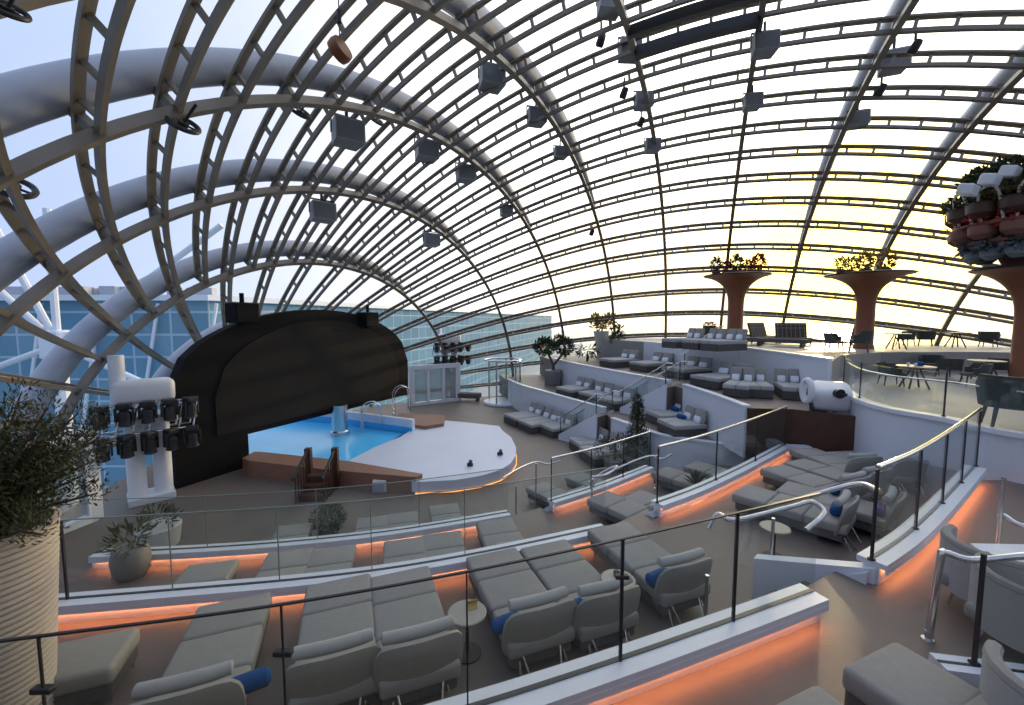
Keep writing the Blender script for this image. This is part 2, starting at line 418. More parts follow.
slab('floor_terrace_upper', W3L+W3R+[(10.6, 8.2), (12, 5), (12, -1), (-8, -1)], L2, L3)
slab('floor_dining', D4+[(15, 2), (28, 6), (28, 26), (13, 24), (11.1, 20.4)], 0, L4, 'deckgrey')
slab('floor_top', [(11.1, 20.3), (10.9, 14.3), (13, 16.6), (16, 18.2), (20, 18.4), (26, 17), (28, 22), (14, 31), (7, 34), (6.5, 30), (8.5, 26), (9.5, 22)], 0, L5-.01, 'deckgrey')
slab('floor_camera', [(-9, -4), (9, -4), (9, 1.0), (-9, 1.0)], L2, L5)
A1 = smooth_path([(-.2, 28.5), (.6, 26), (2.0, 23.4), (3.2, 21.1), (4.3, 19.2)])
A1b = smooth_path([(4.35, 18.0), (5.0, 16.6), (5.6, 15.3), (6.9, 14.4), (9.3, 13.3)])
A2 = smooth_path([(2.9, 29.2), (3.6, 26.6), (5.4, 21.9), (6.95, 18.4)])
A2b = smooth_path([(7.15, 17.3), (7.3, 15), (7.3, 12.9)])
slab('floor_starboard_lower', A1+A1b+[(9.5, 16), (8, 24), (6, 32), (-1, 33)], 0, S1)
slab('floor_starboard_upper', A2+A2b+[(10.9, 13.2), (11.2, 20.4), (9.5, 23), (8, 30), (7, 33), (2.2, 33)], S1, S2)
# ------------------------------------------------------------------ low parapet walls, caps, strip lights
wn = 0
def parapet(path, z, h=.28, led=True, capw=.3, name=None):
    global wn
    wn += 1
    struct(MB().ribbon(path, z-.05, z+h-.07, .16).build('wall_parapet_%d' % wn, 'white'))
    trim(MB().ribbon(path, z+h-.07, z+h, capw), 'whitecap')
    trim(MB().ribbon(path, z+h-.02, z+h+.008, .045, .02), 'darkslot')
    if led:
        trim(MB().ribbon(path, z+h-.125, z+h-.06, .018, -.143), 'whitecap')
        tag(MB().ribbon(sub(path, .1, plen(path)-.1), z+h-.105, z+h-.075, .03, -.105).build('strip_light', 'led'),
            led, 'strip light')
def balustrade(path, z, h, npan, label, rail=False, posts=True, ends=True, group=None, slim=False, xs=None, clamps=(), tall=()):
    t = thing('glass_balustrade', label, 'balustrade', (path[0][0], path[0][1], z), 0, group)
    o = (path[0][0], path[0][1]); P = [(p[0]-o[0], p[1]-o[1]) for p in path]; L = plen(P)
    cuts = [L*k/npan for k in range(npan+1)]
    if xs:                                   # joints given by their east-west position
        cuts = [0]; acc = 0
        for a in xs:
            acc = 0
            for i in range(len(path)-1):
                if path[i][0] <= a <= path[i+1][0]:
                    acc += math.dist(path[i], path[i+1])*(a-path[i][0])/(path[i+1][0]-path[i][0]); break
                acc += math.dist(path[i], path[i+1])
            cuts.append(acc)
        cuts.append(L); npan = len(cuts)-1
    for k in range(npan):
        MB().ribbon(sub(P, cuts[k]+.012, cuts[k+1]-.012), .0, h, .016).build('pane', 'rail_glass', t)
    if posts:
        for k in range(npan+1):
            if not ends and k in (0, npan): continue
            q = sub(P, max(0, cuts[k]-.001), cuts[k]+.001)[0]
            mb = MB(); mb.box((q[0], q[1], h/2), (.026, .026, h) if slim else (.045, .045, h)); mb.box((q[0], q[1], .012), (.06, .06, .024), bev=.005)
            mb.build('post', 'darkmetal', t)
    else:
        for k in range(1, npan):
            q = sub(P, cuts[k]-.001, cuts[k]+.001)[0]
            MB().box((q[0], q[1], h/2), (.012, .012, h)).build('joint', 'darkmetal' if clamps else 'glassedge', t)
            if k in clamps: MB().box((q[0], q[1], h*.7), (.12, .05, .035), bev=.008).build('clamp', 'darkmetal', t)
            if k in tall: MB().box((q[0], q[1], h/2), (.026, .026, h)).build('post', 'darkmetal', t)
        MB().ribbon(P, h, h+.012, .02).build('top_edge', 'darkmetal' if clamps else 'glassedge', t)
    if rail:
        q = [(p[0], p[1], h+.03) for p in P]
        MB().tube(q, .028, 10).build('handrail', 'chrome', t, True)
    return t
parapet(W1L, L1, led='orange strip light under the far left white cap, lowest lounge terrace')
parapet(W1R, L1, led='orange strip light under the short white cap below the green conifer')
parapet(W2L, L2, led='orange strip light under the long white cap behind the front daybeds')
parapet(W2R, L2, led='orange strip light under the white cap beside the spiky agave')
parapet(W3L, L3, led='orange strip light under the nearest white cap at bottom centre')
parapet(W3R, L3, led='orange strip light along the white cap rising to the right edge')
balustrade(W1L, L1+.28, 1.08, 4, 'clear glass balustrade on the farthest left white cap, before the pool deck', posts=False)
balustrade(W1R, L1+.28, 1.08, 3, 'glass balustrade with steel handrail just below the green conifer', rail=True, slim=True)
balustrade(W2L, L2+.28, 1.1, 6, 'long clear glass balustrade on the white cap beyond the front daybeds', posts=False, xs=[-6.01, -4.73, -3.35, -2.1, -.75], tall=(1,))
balustrade(W2R, L2+.28, 1.15, 3, 'glass balustrade with sloping steel rail behind the spiky agave', rail=True, slim=True)
balustrade(W3L, L3+.28, 1.08, 7, 'nearest frameless glass balustrade behind the front daybeds', posts=False, xs=[-2.75, -1.49, -.33, .93, 2.15], clamps=(1, 2, 4), tall=(4, 5))
balustrade(W3R, L3+.28, 1.13, 4, 'glass balustrade with steel rail climbing toward the right white wall', rail=True, slim=True)
# end block at the short cap and terrace returns
# ------------------------------------------------------------------ white walls of the upper decks
struct(MB().ribbon(D4, L2-.02, L4+.02, .14).build('wall_dining_deck', 'white'))
trim(MB().ribbon(D4, L4+.0, L4+.1, .3), 'whitecap')
PW = [(10.85, 14.3), (11.0, 17), (11.1, 20.3)]
struct(MB().ribbon(PW, S2-.02, L5+.03, .14).build('wall_top_deck', 'white'))
trim(MB().ribbon(PW, L5+.03, L5+.1, .24), 'whitecap')
struct(MB().ribbon(A1, 0, S1+.22, .14).build('wall_starboard_lower', 'white'))
trim(MB().ribbon(A1, S1+.22, S1+.27, .24), 'whitecap')
struct(MB().ribbon(A1b, 0, S1+.02, .14).build('wall_starboard_corner', 'white'))
trim(MB().ribbon(A1b, S1+.02, S1+.07, .24), 'whitecap')
struct(MB().ribbon(A2, S1-.02, S2+.15, .14).build('wall_starboard_upper', 'white'))
trim(MB().ribbon(A2, S2+.15, S2+.2, .24), 'whitecap')
struct(MB().ribbon(A2b, S1-.02, S2+.15, .14, zs=[-.0]*len(A2b)).build('wall_starboard_end', 'white'))
trim(MB().ribbon(A2b, S2+.15, S2+.2, .24), 'whitecap')
struct(MB().ribbon([(7.0, 30.5), (8.5, 26), (9.5, 22), (11.1, 20.4)], S2-.02, L5+.03, .14).build('wall_starboard_top', 'white'))
struct(MB().ribbon([(7.3, 12.9), (8.6, 12.75), (9.95, 11.6)], L1, S2+.12, .12).build('wall_bar_front', 'wood'))
balustrade(sub(D4, 0, 9.5), L4+.1, 1.0, 4, 'curved glass balustrade with steel rail around the dining deck', posts=True, slim=True)
d4r = [(p[0]+.12, p[1]+.02, L4+.88) for p in sub(D4, 0, 9.5)]
struct(MB().ribbon([(8.2, 12.42), (8.9, 12.3)], L2-.05, L2+.28, .3).build('wall_terrace_return', 'white'))
tb = MB(); tb.tube(d4r, .024, 8); tag(tb.build('handrail', 'chrome', None, True), 'inner steel handrail just below the top of the curved dining deck glass', 'handrail')
# ------------------------------------------------------------------ short stairs between the port terraces
def stair(name, label, a, b_, wd, z0, z1, nst, mats=('white', 'floor'), rail=True, lip=.12):
    """steps going up from a to b_ with white side stringers"""
    t = thing(name, label, 'stairs', (a[0], a[1], z0)); dx, dy = b_[0]-a[0], b_[1]-a[1]; L = math.hypot(dx, dy); ux, uy = dx/L, dy/L; rz = math.atan2(dy, dx)
    for k in range(nst):
        c = L*(k+.5)/nst; h = (z1-z0)*(k+1)/nst-.004
        MB().box((ux*c, uy*c, h/2), (L/nst-.002, wd, h), rz).build('step', mats[1], t)
    for sg in (-1, 1):
        ox, oy = -uy*sg*(wd/2+.05), ux*sg*(wd/2+.05)
        mb = MB(); vs_ = []
        for q in (-.05, .05):
            px, py = ox-uy*q, oy+ux*q
            vs_ += [(px-ux*.05, py-uy*.05, 0), (px+dx, py+dy, 0), (px+dx, py+dy, z1-z0+lip+.03), (px-ux*.05, py-uy*.05, lip+.12)]
        mb.add(vs_, [(0, 1, 2, 3), (7, 6, 5, 4), (0, 4, 5, 1), (1, 5, 6, 2), (2, 6, 7, 3), (3, 7, 4, 0)]); mb.build('stringer', mats[0], t)
        if rail:
            g = MB(); vs_ = []
            for q in (-.008, .008):
                px, py = ox-uy*q, oy+ux*q
                vs_ += [(px, py, lip+.15), (px+dx, py+dy, z1-z0+lip+.04), (px+dx, py+dy, z1-z0+1.0), (px, py, 1.0)]
            g.add(vs_, [(0, 1, 2, 3), (7, 6, 5, 4), (0, 4, 5, 1), (1, 5, 6, 2), (2, 6, 7, 3), (3, 7, 4, 0)]); g.build('pane', 'rail_glass', t)
            mb = MB(); mb.tube([(ox-ux*.25, oy-uy*.25, .93), (ox, oy, 1.03), (ox+dx, oy+dy, z1-z0+1.03), (ox+dx+ux*.25, oy+dy+uy*.25, z1-z0+1.03)], .022, 8); mb.build('handrail', 'chrome', t, True)
            for f_ in (.02, .98):
                MB().box((ox+dx*f_, oy+dy*f_, (z1-z0)*f_+.55), (.035, .035, 1.0)).build('post', 'darkmetal', t)
    return t
def stair_at(name, label, p, q, z0, z1, run, **kw):
    """opening from p to q in a parapet; the steps drop away from the viewer"""
    mx, my = (p[0]+q[0])/2, (p[1]+q[1])/2; dx, dy = q[0]-p[0], q[1]-p[1]; L = math.hypot(dx, dy); nx, ny = -dy/L, dx/L
    return stair(name, label, (mx+nx*run, my+ny*run), (mx, my), L-.22, z0, z1, 3, **kw)
stair_at('terrace_steps', 'short steps with white stringers at the gap in the nearest white cap', W3L[-1], W3R[0], L2, L3, .95, rail=False)
stair_at('terrace_steps', 'short steps between the middle terrace caps, left of the spiky agave', W2L[-1], W2R[0], L1, L2, .95, rail=False)
stair_at('terrace_steps', 'short steps to the pool deck at the gap in the farthest left cap', W1L[-1], W1R[0], LP, L1, .95, rail=False)
stair('starboard_steps', 'glass sided steps rising from the pool deck by the three farthest sunbeds', (2.75, 20.3), (4.2, 18.75), 1.15, 0, S1, 6)
stair('starboard_steps', 'glass sided steps rising to the second starboard terrace beside the white end wall', (5.5, 19.6), (6.95, 17.95), 1.1, S1, S2, 6)
stair('starboard_steps', 'glass sided steps rising to the top deck beside the white parapet', (9.4, 22.75), (10.75, 22.0), 1.1, S2, S3, 6, mats=('white', 'deckgrey'))
def loop_rail(label, pts, r=.024, posts=()):
    t = thing('handrail', label, 'handrail', (pts[0][0], pts[0][1], posts[0][2] if posts else 0)); o = Vector(t.location)
    q = smooth_path([tuple(Vector(p)-o) for p in pts], 5); MB().tube(q, r, 10).build('rail_tube', 'chrome', t, True)
    for p in posts:
        a = Vector((p[0], p[1], p[2]))-o; MB().tube([a, a+Vector((0, 0, p[3]))], .024, 10).build('post', 'chrome', t, True)
        MB().lathe([(.055, 0), (.05, .02)], 12, tuple(a)).build('flange', 'chrome', t)
    return t
def P3(u, v, Y): p = atd(u, v, Y); return tuple(p)
struct(MB().add([(4.38, 4.86, L2), (3.5, 5.85, L2), (3.5, 5.85, L2+.6), (4.38, 4.86, L3+.2), (4.5, 4.98, L2), (3.62, 5.97, L2), (3.62, 5.97, L2+.6), (4.5, 4.98, L3+.2)],
    [(0, 1, 2, 3), (7, 6, 5, 4), (0, 4, 5, 1), (1, 5, 6, 2), (2, 6, 7, 3), (3, 7, 4, 0)]).build('wall_stair_cheek', 'white'))
# steel handrails at the openings (left rail and right rail of each flight)
loop_rail('steel handrail loop on the left side of the nearest steps', [P3(709, 528, 4.9), P3(718, 514, 4.9), P3(735, 520, 4.75), P3(790, 507, 4.85), P3(812, 502, 4.9), P3(824, 513, 4.75), P3(806, 530, 4.6)], .028, [P3(709, 528, 4.9)[:2]+(L2+.3, .65)])
loop_rail('steel handrail on the right side of the nearest steps, reaching the first glass post', [P3(774, 505, 5.9), P3(800, 499, 5.7), P3(838, 488, 5.5), P3(861, 484, 5.4), P3(880, 491, 5.1)], .032, [P3(774, 506, 5.9)[:2]+(L2+.28, .9)])
loop_rail('white steel handrail loop by the gap left of the conifer', [P3(592, 487, 10.6), P3(600, 474, 10.6), P3(617, 466, 10.5), P3(608, 474, 10.3), P3(592, 477, 10.2)], .03, [P3(592, 484, 10.6)[:2]+(L1, .8)])
loop_rail('bent steel handrail above the short cap, by the pale post', [P3(588, 483, 11.6), P3(625, 465, 11.8), P3(650, 456, 12.0), P3(662, 459, 11.8), P3(672, 454, 11.7)], .03, [P3(657, 458, 11.9)[:2]+(L1, 1.0)])
loop_rail('steel handrail at the lowest gap before the round stage', [P3(503, 478, 10.8), P3(520, 468, 11.6), P3(536, 462, 12.2), P3(548, 464, 12.1), P3(560, 461, 12.1)], .026, [P3(516, 480, 10.9)[:2]+(.0, 1.35), P3(536, 463, 12.2)[:2]+(.0, 1.5)])
# right foreground: stair opening with kerb, pane, post and rail
loop_rail('nearest steel handrail standing on the brown floor at lower right', [P3(926, 655, 3.98), P3(940, 562, 3.98), P3(946, 553, 3.98), P3(972, 560, 3.85), P3(1024, 556, 3.7), P3(1090, 552, 3.5)], .032, [P3(926, 655, 3.98)[:2]+(L3, .1)])
loop_rail('second steel handrail behind the nearest one at the right edge', [P3(1000, 519, 5.4), P3(1003, 515, 5.4), P3(1024, 526, 5.2), P3(1070, 526, 5.0)], .03, [P3(1000, 520, 5.4)[:2]+(L3, 1.12)])
KB = [at(938, 661, L3+.2), at(1024, 672, L3+.2), at(1100, 684, L3+.2)]
struct(MB().ribbon(KB, L3-.02, L3+.2, .2).build('wall_kerb', 'white')); trim(MB().ribbon(KB, L3+.195, L3+.205, .03), 'darkslot')
balustrade([at(974, 664, L3+.2), at(1024, 671, L3+.2), at(1100, 683, L3+.2)], L3+.2, 1.0, 2, 'glass screen on the white kerb at lower right', posts=True, slim=True)
mb = MB(); a = Vector(atd(985, 640, 4.7)); mb.prism([(a.x, a.y), (a.x+1.3, a.y-.25), (a.x+1.35, a.y+.3), (a.x+.12, a.y+.35)], L3, L3+.42)
tag(mb.build('stair_cheek', 'white'), 'white stair cheek wall behind the glass screen at lower right', 'stair wall')
# ------------------------------------------------------------------ daybeds with segmented mattress
def heading(hx, hy): return math.atan2(-hx, hy)
def make_chaise():
    t = thing('chaise_daybed', '', 'daybed'); W = .83
    MB().box((0, .97, .20), (W-.05, 1.80, .16), bev=.03).build('base', 'fabricd', t)
    for k, (y0, y1) in enumerate(((0, .63), (.635, 1.26), (1.265, 1.92))):
        MB().box((0, (y0+y1)/2, .36), (W, y1-y0, .18), bev=.045, seg=3).build('cushion', 'fabric', t, True)
    # shell backrest: rounded panel bowed a little, leaning out
    mb = MB(); nx_, nz_ = 14, 8; vs_ = []; fs = []
    for sd in (0, 1):
        for a in range(nx_+1):
            for b_ in range(nz_+1):
                p_ = -1+2*a/nx_; q_ = -1+2*b_/nz_; x = p_*math.sqrt(1-.30*q_*q_*q_*q_); zz = q_*math.sqrt(1-.22*p_**4)
                tk = .075*(1-.5*max(abs(p_), abs(q_))**6)
                vs_.append((x*.46, 1.86-.07*x*x+.085*zz+(tk if sd else 0), .50+.34*zz))
    q = (nx_+1)*(nz_+1)
    for a in range(nx_):
        for b_ in range(nz_):
            k = a*(nz_+1)+b_; fs += [(k, k+1, k+nz_+2, k+nz_+1), (q+k, q+k+nz_+1, q+k+nz_+2, q+k+1)]
    for a in range(nx_):
        k = a*(nz_+1); fs.append((k, k+nz_+1, q+k+nz_+1, q+k)); k += nz_; fs.append((k, q+k, q+k+nz_+1, k+nz_+1))
    for b_ in range(nz_):
        fs.append((b_, q+b_, q+b_+1, b_+1)); k = nx_*(nz_+1)+b_; fs.append((k, k+1, q+k+1, q+k))
    mb.add(vs_, fs); mb.build('backrest', 'fabric', t, True)
    mb = MB(); pts = [(x*.37, 1.79-.03*x*x, .815) for x in (-1, -.97, -.6, -.2, .2, .6, .97, 1)]
    mb.tube(pts, [.04, .06, .065, .065, .065, .065, .06, .04], 12); mb.build('bolster', 'bolster', t, True)
    for x, y in ((-.32, .12), (.32, .12)): MB().tube([(x, y, 0), (x, y, .14)], .018, 8).build('leg', 'chrome', t)
    for sg in (-1, 1):
        MB().tube([(sg*.30, 1.98, 0), (sg*.27, 1.82, .26)], .014, 8).build('leg', 'chrome', t)
        MB().tube([(sg*.18, 2.04, 0), (sg*.24, 1.84, .28)], .014, 8).build('leg', 'chrome', t)
    return t
def make_ottoman():
    t = thing('footstool', '', 'footstool'); MB().box((0, .29, .20), (.7, .54, .2), bev=.03).build('base', 'fabricd', t)
    MB().box((0, .29, .36), (.74, .58, .2), bev=.05, seg=3).build('cushion', 'fabric', t, True)
    for x in (-.3, .3):
        for y in (.06, .5): MB().tube([(x, y, 0), (x, y, .14)], .018, 8).build('leg', 'chrome', t)
    return t
def make_table():
    t = thing('side_table', '', 'side table'); MB().lathe([(.225, .50), (.235, .512), (.235, .525), (.225, .535)], 32).build('table_top', 'table', t, True)
    MB().tube([(0, 0, .01), (0, 0, .5)], .022, 10).build('stem', 'darkmetal', t, True); MB().lathe([(.17, 0), (.17, .015), (.03, .025)], 24).build('foot', 'darkmetal', t, True)
    return t
CH, OT, TB = Proto(make_chaise), Proto(make_ottoman), Proto(make_table)
H2 = heading(.36, -.93)
def chaise(u, v, L, label, h=None, group='grey daybeds on the port terraces', dz=.45):
    x, y = at(u, v, L+dz); return CH.put((x, y, L), h if h is not None else H2, label, group)
def blue(x, y, z, rz, label, ln=.36, tilt=0):
    mb = MB(); mb.tube([(-ln/2, 0, 0), (-ln/2+.03, 0, 0), (0, 0, 0), (ln/2-.03, 0, 0), (ln/2, 0, 0)], [.05, .085, .09, .085, .05], 14)
    o = mb.build('blue_cushion', 'blue', None, True); o.location = (x, y, z); o.rotation_euler = (0, tilt, rz); return tag(o, label, 'cushion', 'rolled blue cushions')
E_ = []
for (u, v, lb) in (((236), 597.5, 'single grey daybed standing right of the lone footstool, lower left'),
                  (339, 578, 'left daybed of the front pair at bottom centre-left'), (400, 570, 'right daybed of the front pair, left of the table with the yellow card'),
                  (491, 551, 'left daybed of the pair right of the table with the yellow card'), (543, 542.5, 'right daybed of the pair left of the plain round table'),
                  (607, 524.5, 'single grey daybed right of the plain round table, sunlight across it')):
    E_.append(chaise(u, v, L2, lb))
def on(o, x, y): return o.matrix_basis @ Vector((x, y, 0))
bpy.context.view_layer.update()
for o, x, lb in ((E_[0], -.47, 'blue cushion beside the bolster of the single daybed at lower left'), (E_[3], .36, 'blue cushion at the left end of the bolster, nearest centre daybed'),
              (E_[4], .40, 'small blue cushion between the two centre daybed backs'), (E_[5], .30, 'blue cushion on the sunlit single daybed beside the nearest glass post')):
    p = on(o, x, 1.66); blue(p.x, p.y, L2+.54, H2+.12, lb)
p = at(88, 640, L2+.46); OT.put((p[0]-.0, p[1]+.1, L2), H2, 'lone square footstool at lower left beside the ribbed planter', 'grey footstools', (1.1, 1.15, 1))
x, y = at(467, 612, L2+.53); tb1 = TB.put((x, y, L2), .3, 'round side table carrying a yellow card between the front pairs', 'round side tables')
mb = MB(); mb.box((0, 0, .02), (.13, .09, .003), .3, .35); mb.box((.0, .04, .035), (.13, .012, .06), .3); o = mb.build('menu_card', 'yleaf'); o.location = (x+.05, y+.07, L2+.535); tag(o, 'small yellow menu card standing on a round side table', 'menu card')
x, y = at(618, 579, L2+.53); TB.put((x, y, L2), .9, 'plain round side table between the centre pair and the sunlit daybed', 'round side tables')
mb = MB(); mb.lathe([(.04, 0), (.045, .05), (.03, .07)], 14); o = mb.build('table_lamp', 'darkmetal', None, True); o.location = (x, y+.08, L2+.535); tag(o, 'small dark lantern on the plain round side table', 'lantern')
# right part of the middle terrace
H2R = heading(.66, -.75)
for k, (u, v, lb) in enumerate(((739, 488, 'left daybed of the pair right of the nearest steps, before the agave'), (781, 485, 'right daybed of the pair right of the nearest steps'),
              (798, 463, 'left daybed of the middle right pair under the dining deck'), (838, 461, 'right daybed of the middle right pair under the dining deck'),
              (808, 453, 'left daybed of the farthest right pair against the white deck wall'), (846, 456, 'right daybed of the farthest right pair against the white deck wall'))):
    if k > 1:
        x, y = ((6.4, 10.15), (7.25, 10.6), (8.15, 11.6), (9.0, 11.35))[k-2]; E_.append(CH.put((x, y, L2), heading(.38, -.92) if k < 4 else heading(.12, -.99), lb, 'grey daybeds on the port terraces'))
    else: E_.append(chaise(u, v, L2, lb, H2R))
bpy.context.view_layer.update()
for k, x, lb in ((6, -.1, 'blue cushion nearest the bent steel handrail, right terrace'), (7, .2, 'second blue cushion along the bolsters right of the bent handrail'), (8, .3, 'blue cushion seen through the climbing glass, middle right pair'), (9, .0, 'blue cushion on the right daybed of the middle right pair'),):
    p = on(E_[k], x, 1.66); blue(p.x, p.y, L2+.54, (H2R if k < 8 else heading(.38, -.92))+.1, lb, .42)
x, y = at(775, 527, L2+.53); TB.put((x, y, L2), .2, 'round side table below the bent steel handrails', 'round side tables')
# lower terrace
H1 = heading(.26, -.965)
for (u, v, lb) in ((214, 561.5, 'single daybed right of the small round pot, second terrace from the stage'), (292, 549, 'left daybed of the left pair on the lower terrace'), (334, 546, 'right daybed of the left pair on the lower terrace'),
                   (405, 538, 'left daybed of the centre pair on the lower terrace'), (441, 532, 'right daybed of the centre pair on the lower terrace'), (494, 519, 'single daybed at the right end of the lower terrace cap')):
    chaise(u, v, L1, lb, H1)
H1R = heading(.62, -.78)
for (u, v, lb) in ((597, 494, 'left daybed of the pair below the white handrail loop'), (631, 493, 'right daybed of the pair below the white handrail loop'), (659, 469, 'left daybed of the pair left of the spiky agave'), (690, 463, 'right daybed of the pair behind the spiky agave')):
    chaise(u, v, L1, lb, H1R)
# pool deck, port side
for (u, v, lb) in ((296, 523.5, 'single daybed left of the round dark bush on the pool deck'), (373, 516, 'left daybed of the pair right of the round dark bush'), (402, 512, 'right daybed of the pair right of the round dark bush'), (443, 504, 'single daybed on the pool deck below the stage front')):
    chaise(u, v, 0, lb, H1)
for (u, v, lb) in ((535, 484, 'greenish daybed seen through glass beside the lowest gap'), (573, 474, 'daybed behind glass between the stage and the conifer')):
    chaise(u, v, 0, lb, H1R)
# nearest footstools and lounge chair
for (u, v, hx, lb, sc_) in ((868.5, 651, .0, 'nearest large footstool in front of the lower right handrail', (1.0, 1, 1)), (783, 697, 0, 'cropped footstool at the bottom edge left of the nearest one', (1.0, 1, 1)), (959, 701, 0, 'cropped footstool at the bottom right corner', (1, 1, 1))):
    x, y = at(u, v, L3+.46); OT.put((x, y, L3), heading(.38, -.92), lb, 'grey footstools', sc_)
def make_lounge():
    t = thing('lounge_chair', '', 'lounge chair')
    MB().box((0, 0, .30), (.8, .8, .16), bev=.05, seg=3).build('seat', 'fabric', t, True)
    mb = MB(); pts = []
    for k in range(13):
        a = -.15+k*(PI+.3)/12; pts.append((math.cos(a)*.44, math.sin(a)*.44))
    mb.ribbon(pts, .2, .74, .09); mb.build('backrest', 'bolster', t, True)
    mb = MB(); mb.tube([(p[0], p[1], .74) for p in pts], .05, 8); mb.build('top_roll', 'fabric', t, True)
    for x, y in ((-.32, -.32), (.32, -.32), (-.3, .3), (.3, .3)): MB().tube([(x, y, 0), (x*.9, y*.9, .24)], .018, 8).build('leg', 'chrome', t)
    return t
LG = Proto(make_lounge)
for (u, v, z, rz, lb) in ((1090, 712, L3+.6, 2.2, 'dark lounge chair cut by the bottom right corner, below the white kerb'), (1003, 560, L3+.6, 2.0, 'pale lounge chair behind the lower right glass screen'), (1046, 596, L3+.6, 1.9, 'pale lounge chair cut by the right edge above the white stair cheek')):
    x, y = at(u, v, z); LG.put((x, y, L3), rz, lb, 'lounge chairs at lower right')
# ------------------------------------------------------------------ stage, pool and screen
SA = Vector((-11.62, 13.42, 0)); SD = LA.copy()      # left foot of the screen, its direction across the dome
def scr(t_, z, back=0): p = SA+SD*t_+AX*back; return (p.x, p.y, z)
t = thing('cinema_screen', 'huge black arched screen hanging over the blue pool', 'screen', tuple(SA))
def arch_poly(t0, t1, zb, zs, zt, nn=26, step=None):
    P = [(t0, 0 if step else zb)]
    top = []
    for k in range(nn+1):
        f_ = k/nn; x = t0+(t1-t0)*f_; y = zs+(zt-zs)*math.sqrt(max(0, 1-abs(2*f_-1)**2.0)); top.append((x, y))
    P += top; P.append((t1, zb))
    if step: P += [(step, zb), (step, 0)]
    return P
def upright(poly, d0, d1, name, m, par):
    o = Vector(par.location) if par else Vector((0, 0, 0)); N = len(poly)
    vs_ = [Vector(scr(a, z, d0))-o for a, z in poly]+[Vector(scr(a, z, d1))-o for a, z in poly]
    fs = [tuple(range(N)), tuple(range(2*N-1, N-1, -1))]+[(i, (i+1) % N, N+(i+1) % N, N+i) for i in range(N)]
    return MB().add(vs_, fs).build(name, m, par)
upright(arch_poly(.55, 12.75, 1.28, 3.3, 6.2, step=3.05), .0, .45, 'frame', 'screenframe', t)
upright(arch_poly(1.9, 11.9, 1.5, 2.9, 5.7, step=None), -.04, .0, 'display', 'screen', t)
for x0 in (3.0, 9.5):
    z = 6.0 if x0 < 5 else 5.75
    mb = MB(); p = Vector(scr(x0, z, -.1))-SA; mb.box(p, (.9, .7, .75), math.atan2(SD.y, SD.x), bev=.05); mb.tube([p+Vector((0, 0, .3)), p+Vector((0, 0, .75))], .08, 8); mb.build('projector_box', 'screenframe', t)
# stage
top = .45
sp = [at(u, v, top) for u, v in ((345, 465), (352, 459), (375, 447), (400, 437), (416, 427), (427, 419), (464, 422), (499, 426), (503, 431), (511, 437), (516, 447), (516, 455), (511, 463), (500, 470), (480, 476), (455, 480), (415, 482))]
st = thing('round_stage', 'white crescent stage edged by an amber strip beside the pool', 'stage', (sp[9][0], sp[9][1], 0)); so_ = Vector(st.location)
MB().prism([(x-so_.x, y-so_.y) for x, y in sp], .10, top).build('platform', 'stage', st)
cx_ = sum(p[0] for p in sp)/len(sp); cy_ = sum(p[1] for p in sp)/len(sp)
MB().prism([((x-cx_)*.97+cx_-so_.x, (y-cy_)*.97+cy_-so_.y) for x, y in sp], 0, .10).build('plinth', 'darkmetal', st)
MB().ribbon([(x-so_.x, y-so_.y) for x, y in sp[9:]], .05, .085, .03, .02).build('amber_strip', 'ledw', st)
for (u, v, lb) in ((500, 455, 'small black floor lamp at the right of the white stage'), (470, 466, 'small black floor lamp near the front of the white stage')):
    x, y = at(u, v, top); mb = MB(); mb.box((0, 0, .06), (.2, .14, .12), .4, bev=.02); mb.tube([(0, 0, .1), (.03, -.05, .2)], [.05, .07], 10); o = mb.build('floor_lamp', 'darkmetal'); o.location = (x, y, top); tag(o, lb, 'lamp')
# pool
wat = [(-13.8, 19.2), (-10.85, 16.8), (-9.75, 16.12), (-6.0, 15.06)]+[(sp[k][0]-.02, sp[k][1]+.02) for k in range(0, 6)]+[(-4.85, 19.55), (-9.3, 21.7), (-14.4, 23.05)]
tag(MB().prism(wat, .02, .33).build('pool_water', 'water'), 'bright blue pool water under the black screen', 'pool water')
cop = [(-10.05, 15.35), (-9.7, 15.1), (-6.6, 14.2), (-3.15, 13.45), (-3.0, 13.75), (-5.9, 15.0), (-9.75, 16.1), (-10.08, 16.15)]
tag(MB().prism(cop, 0, .6).build('pool_coping', 'coping'), 'brown timber pool edge in front of the blue water', 'pool edge')
tag(MB().ribbon([(-14.5, 23.3), (-9.3, 21.9), (-4.7, 19.8)], 0, 1.0, .2).build('pool_wall', 'whitecap'), 'white pool wall behind the blue water', 'pool wall')
tag(MB().ribbon([(-14.4, 23.12), (-9.3, 21.76), (-4.75, 19.68)], .3, .62, .06).build('tile_band', 'pooltile'), 'blue tile band along the far pool wall', 'tile band')
tag(MB().prism([(-6.0, 20.9), (-4.2, 20.0), (-3.4, 20.6), (-3.6, 22.4), (-6.2, 22.8)], 0, .62).build('pool_ledge', 'coping'), 'brown ledge between the pool and the far glass doors', 'pool edge')
t = thing('steel_pillar', 'round brushed steel pillar standing in the pool', 'pillar', (-8.15, 19.6, 0)); MB().lathe([(.42, 0), (.42, .5), (.36, .55), (.36, 1.7), (.37, 1.75)], 24).build('shaft', 'chrome', t, True)
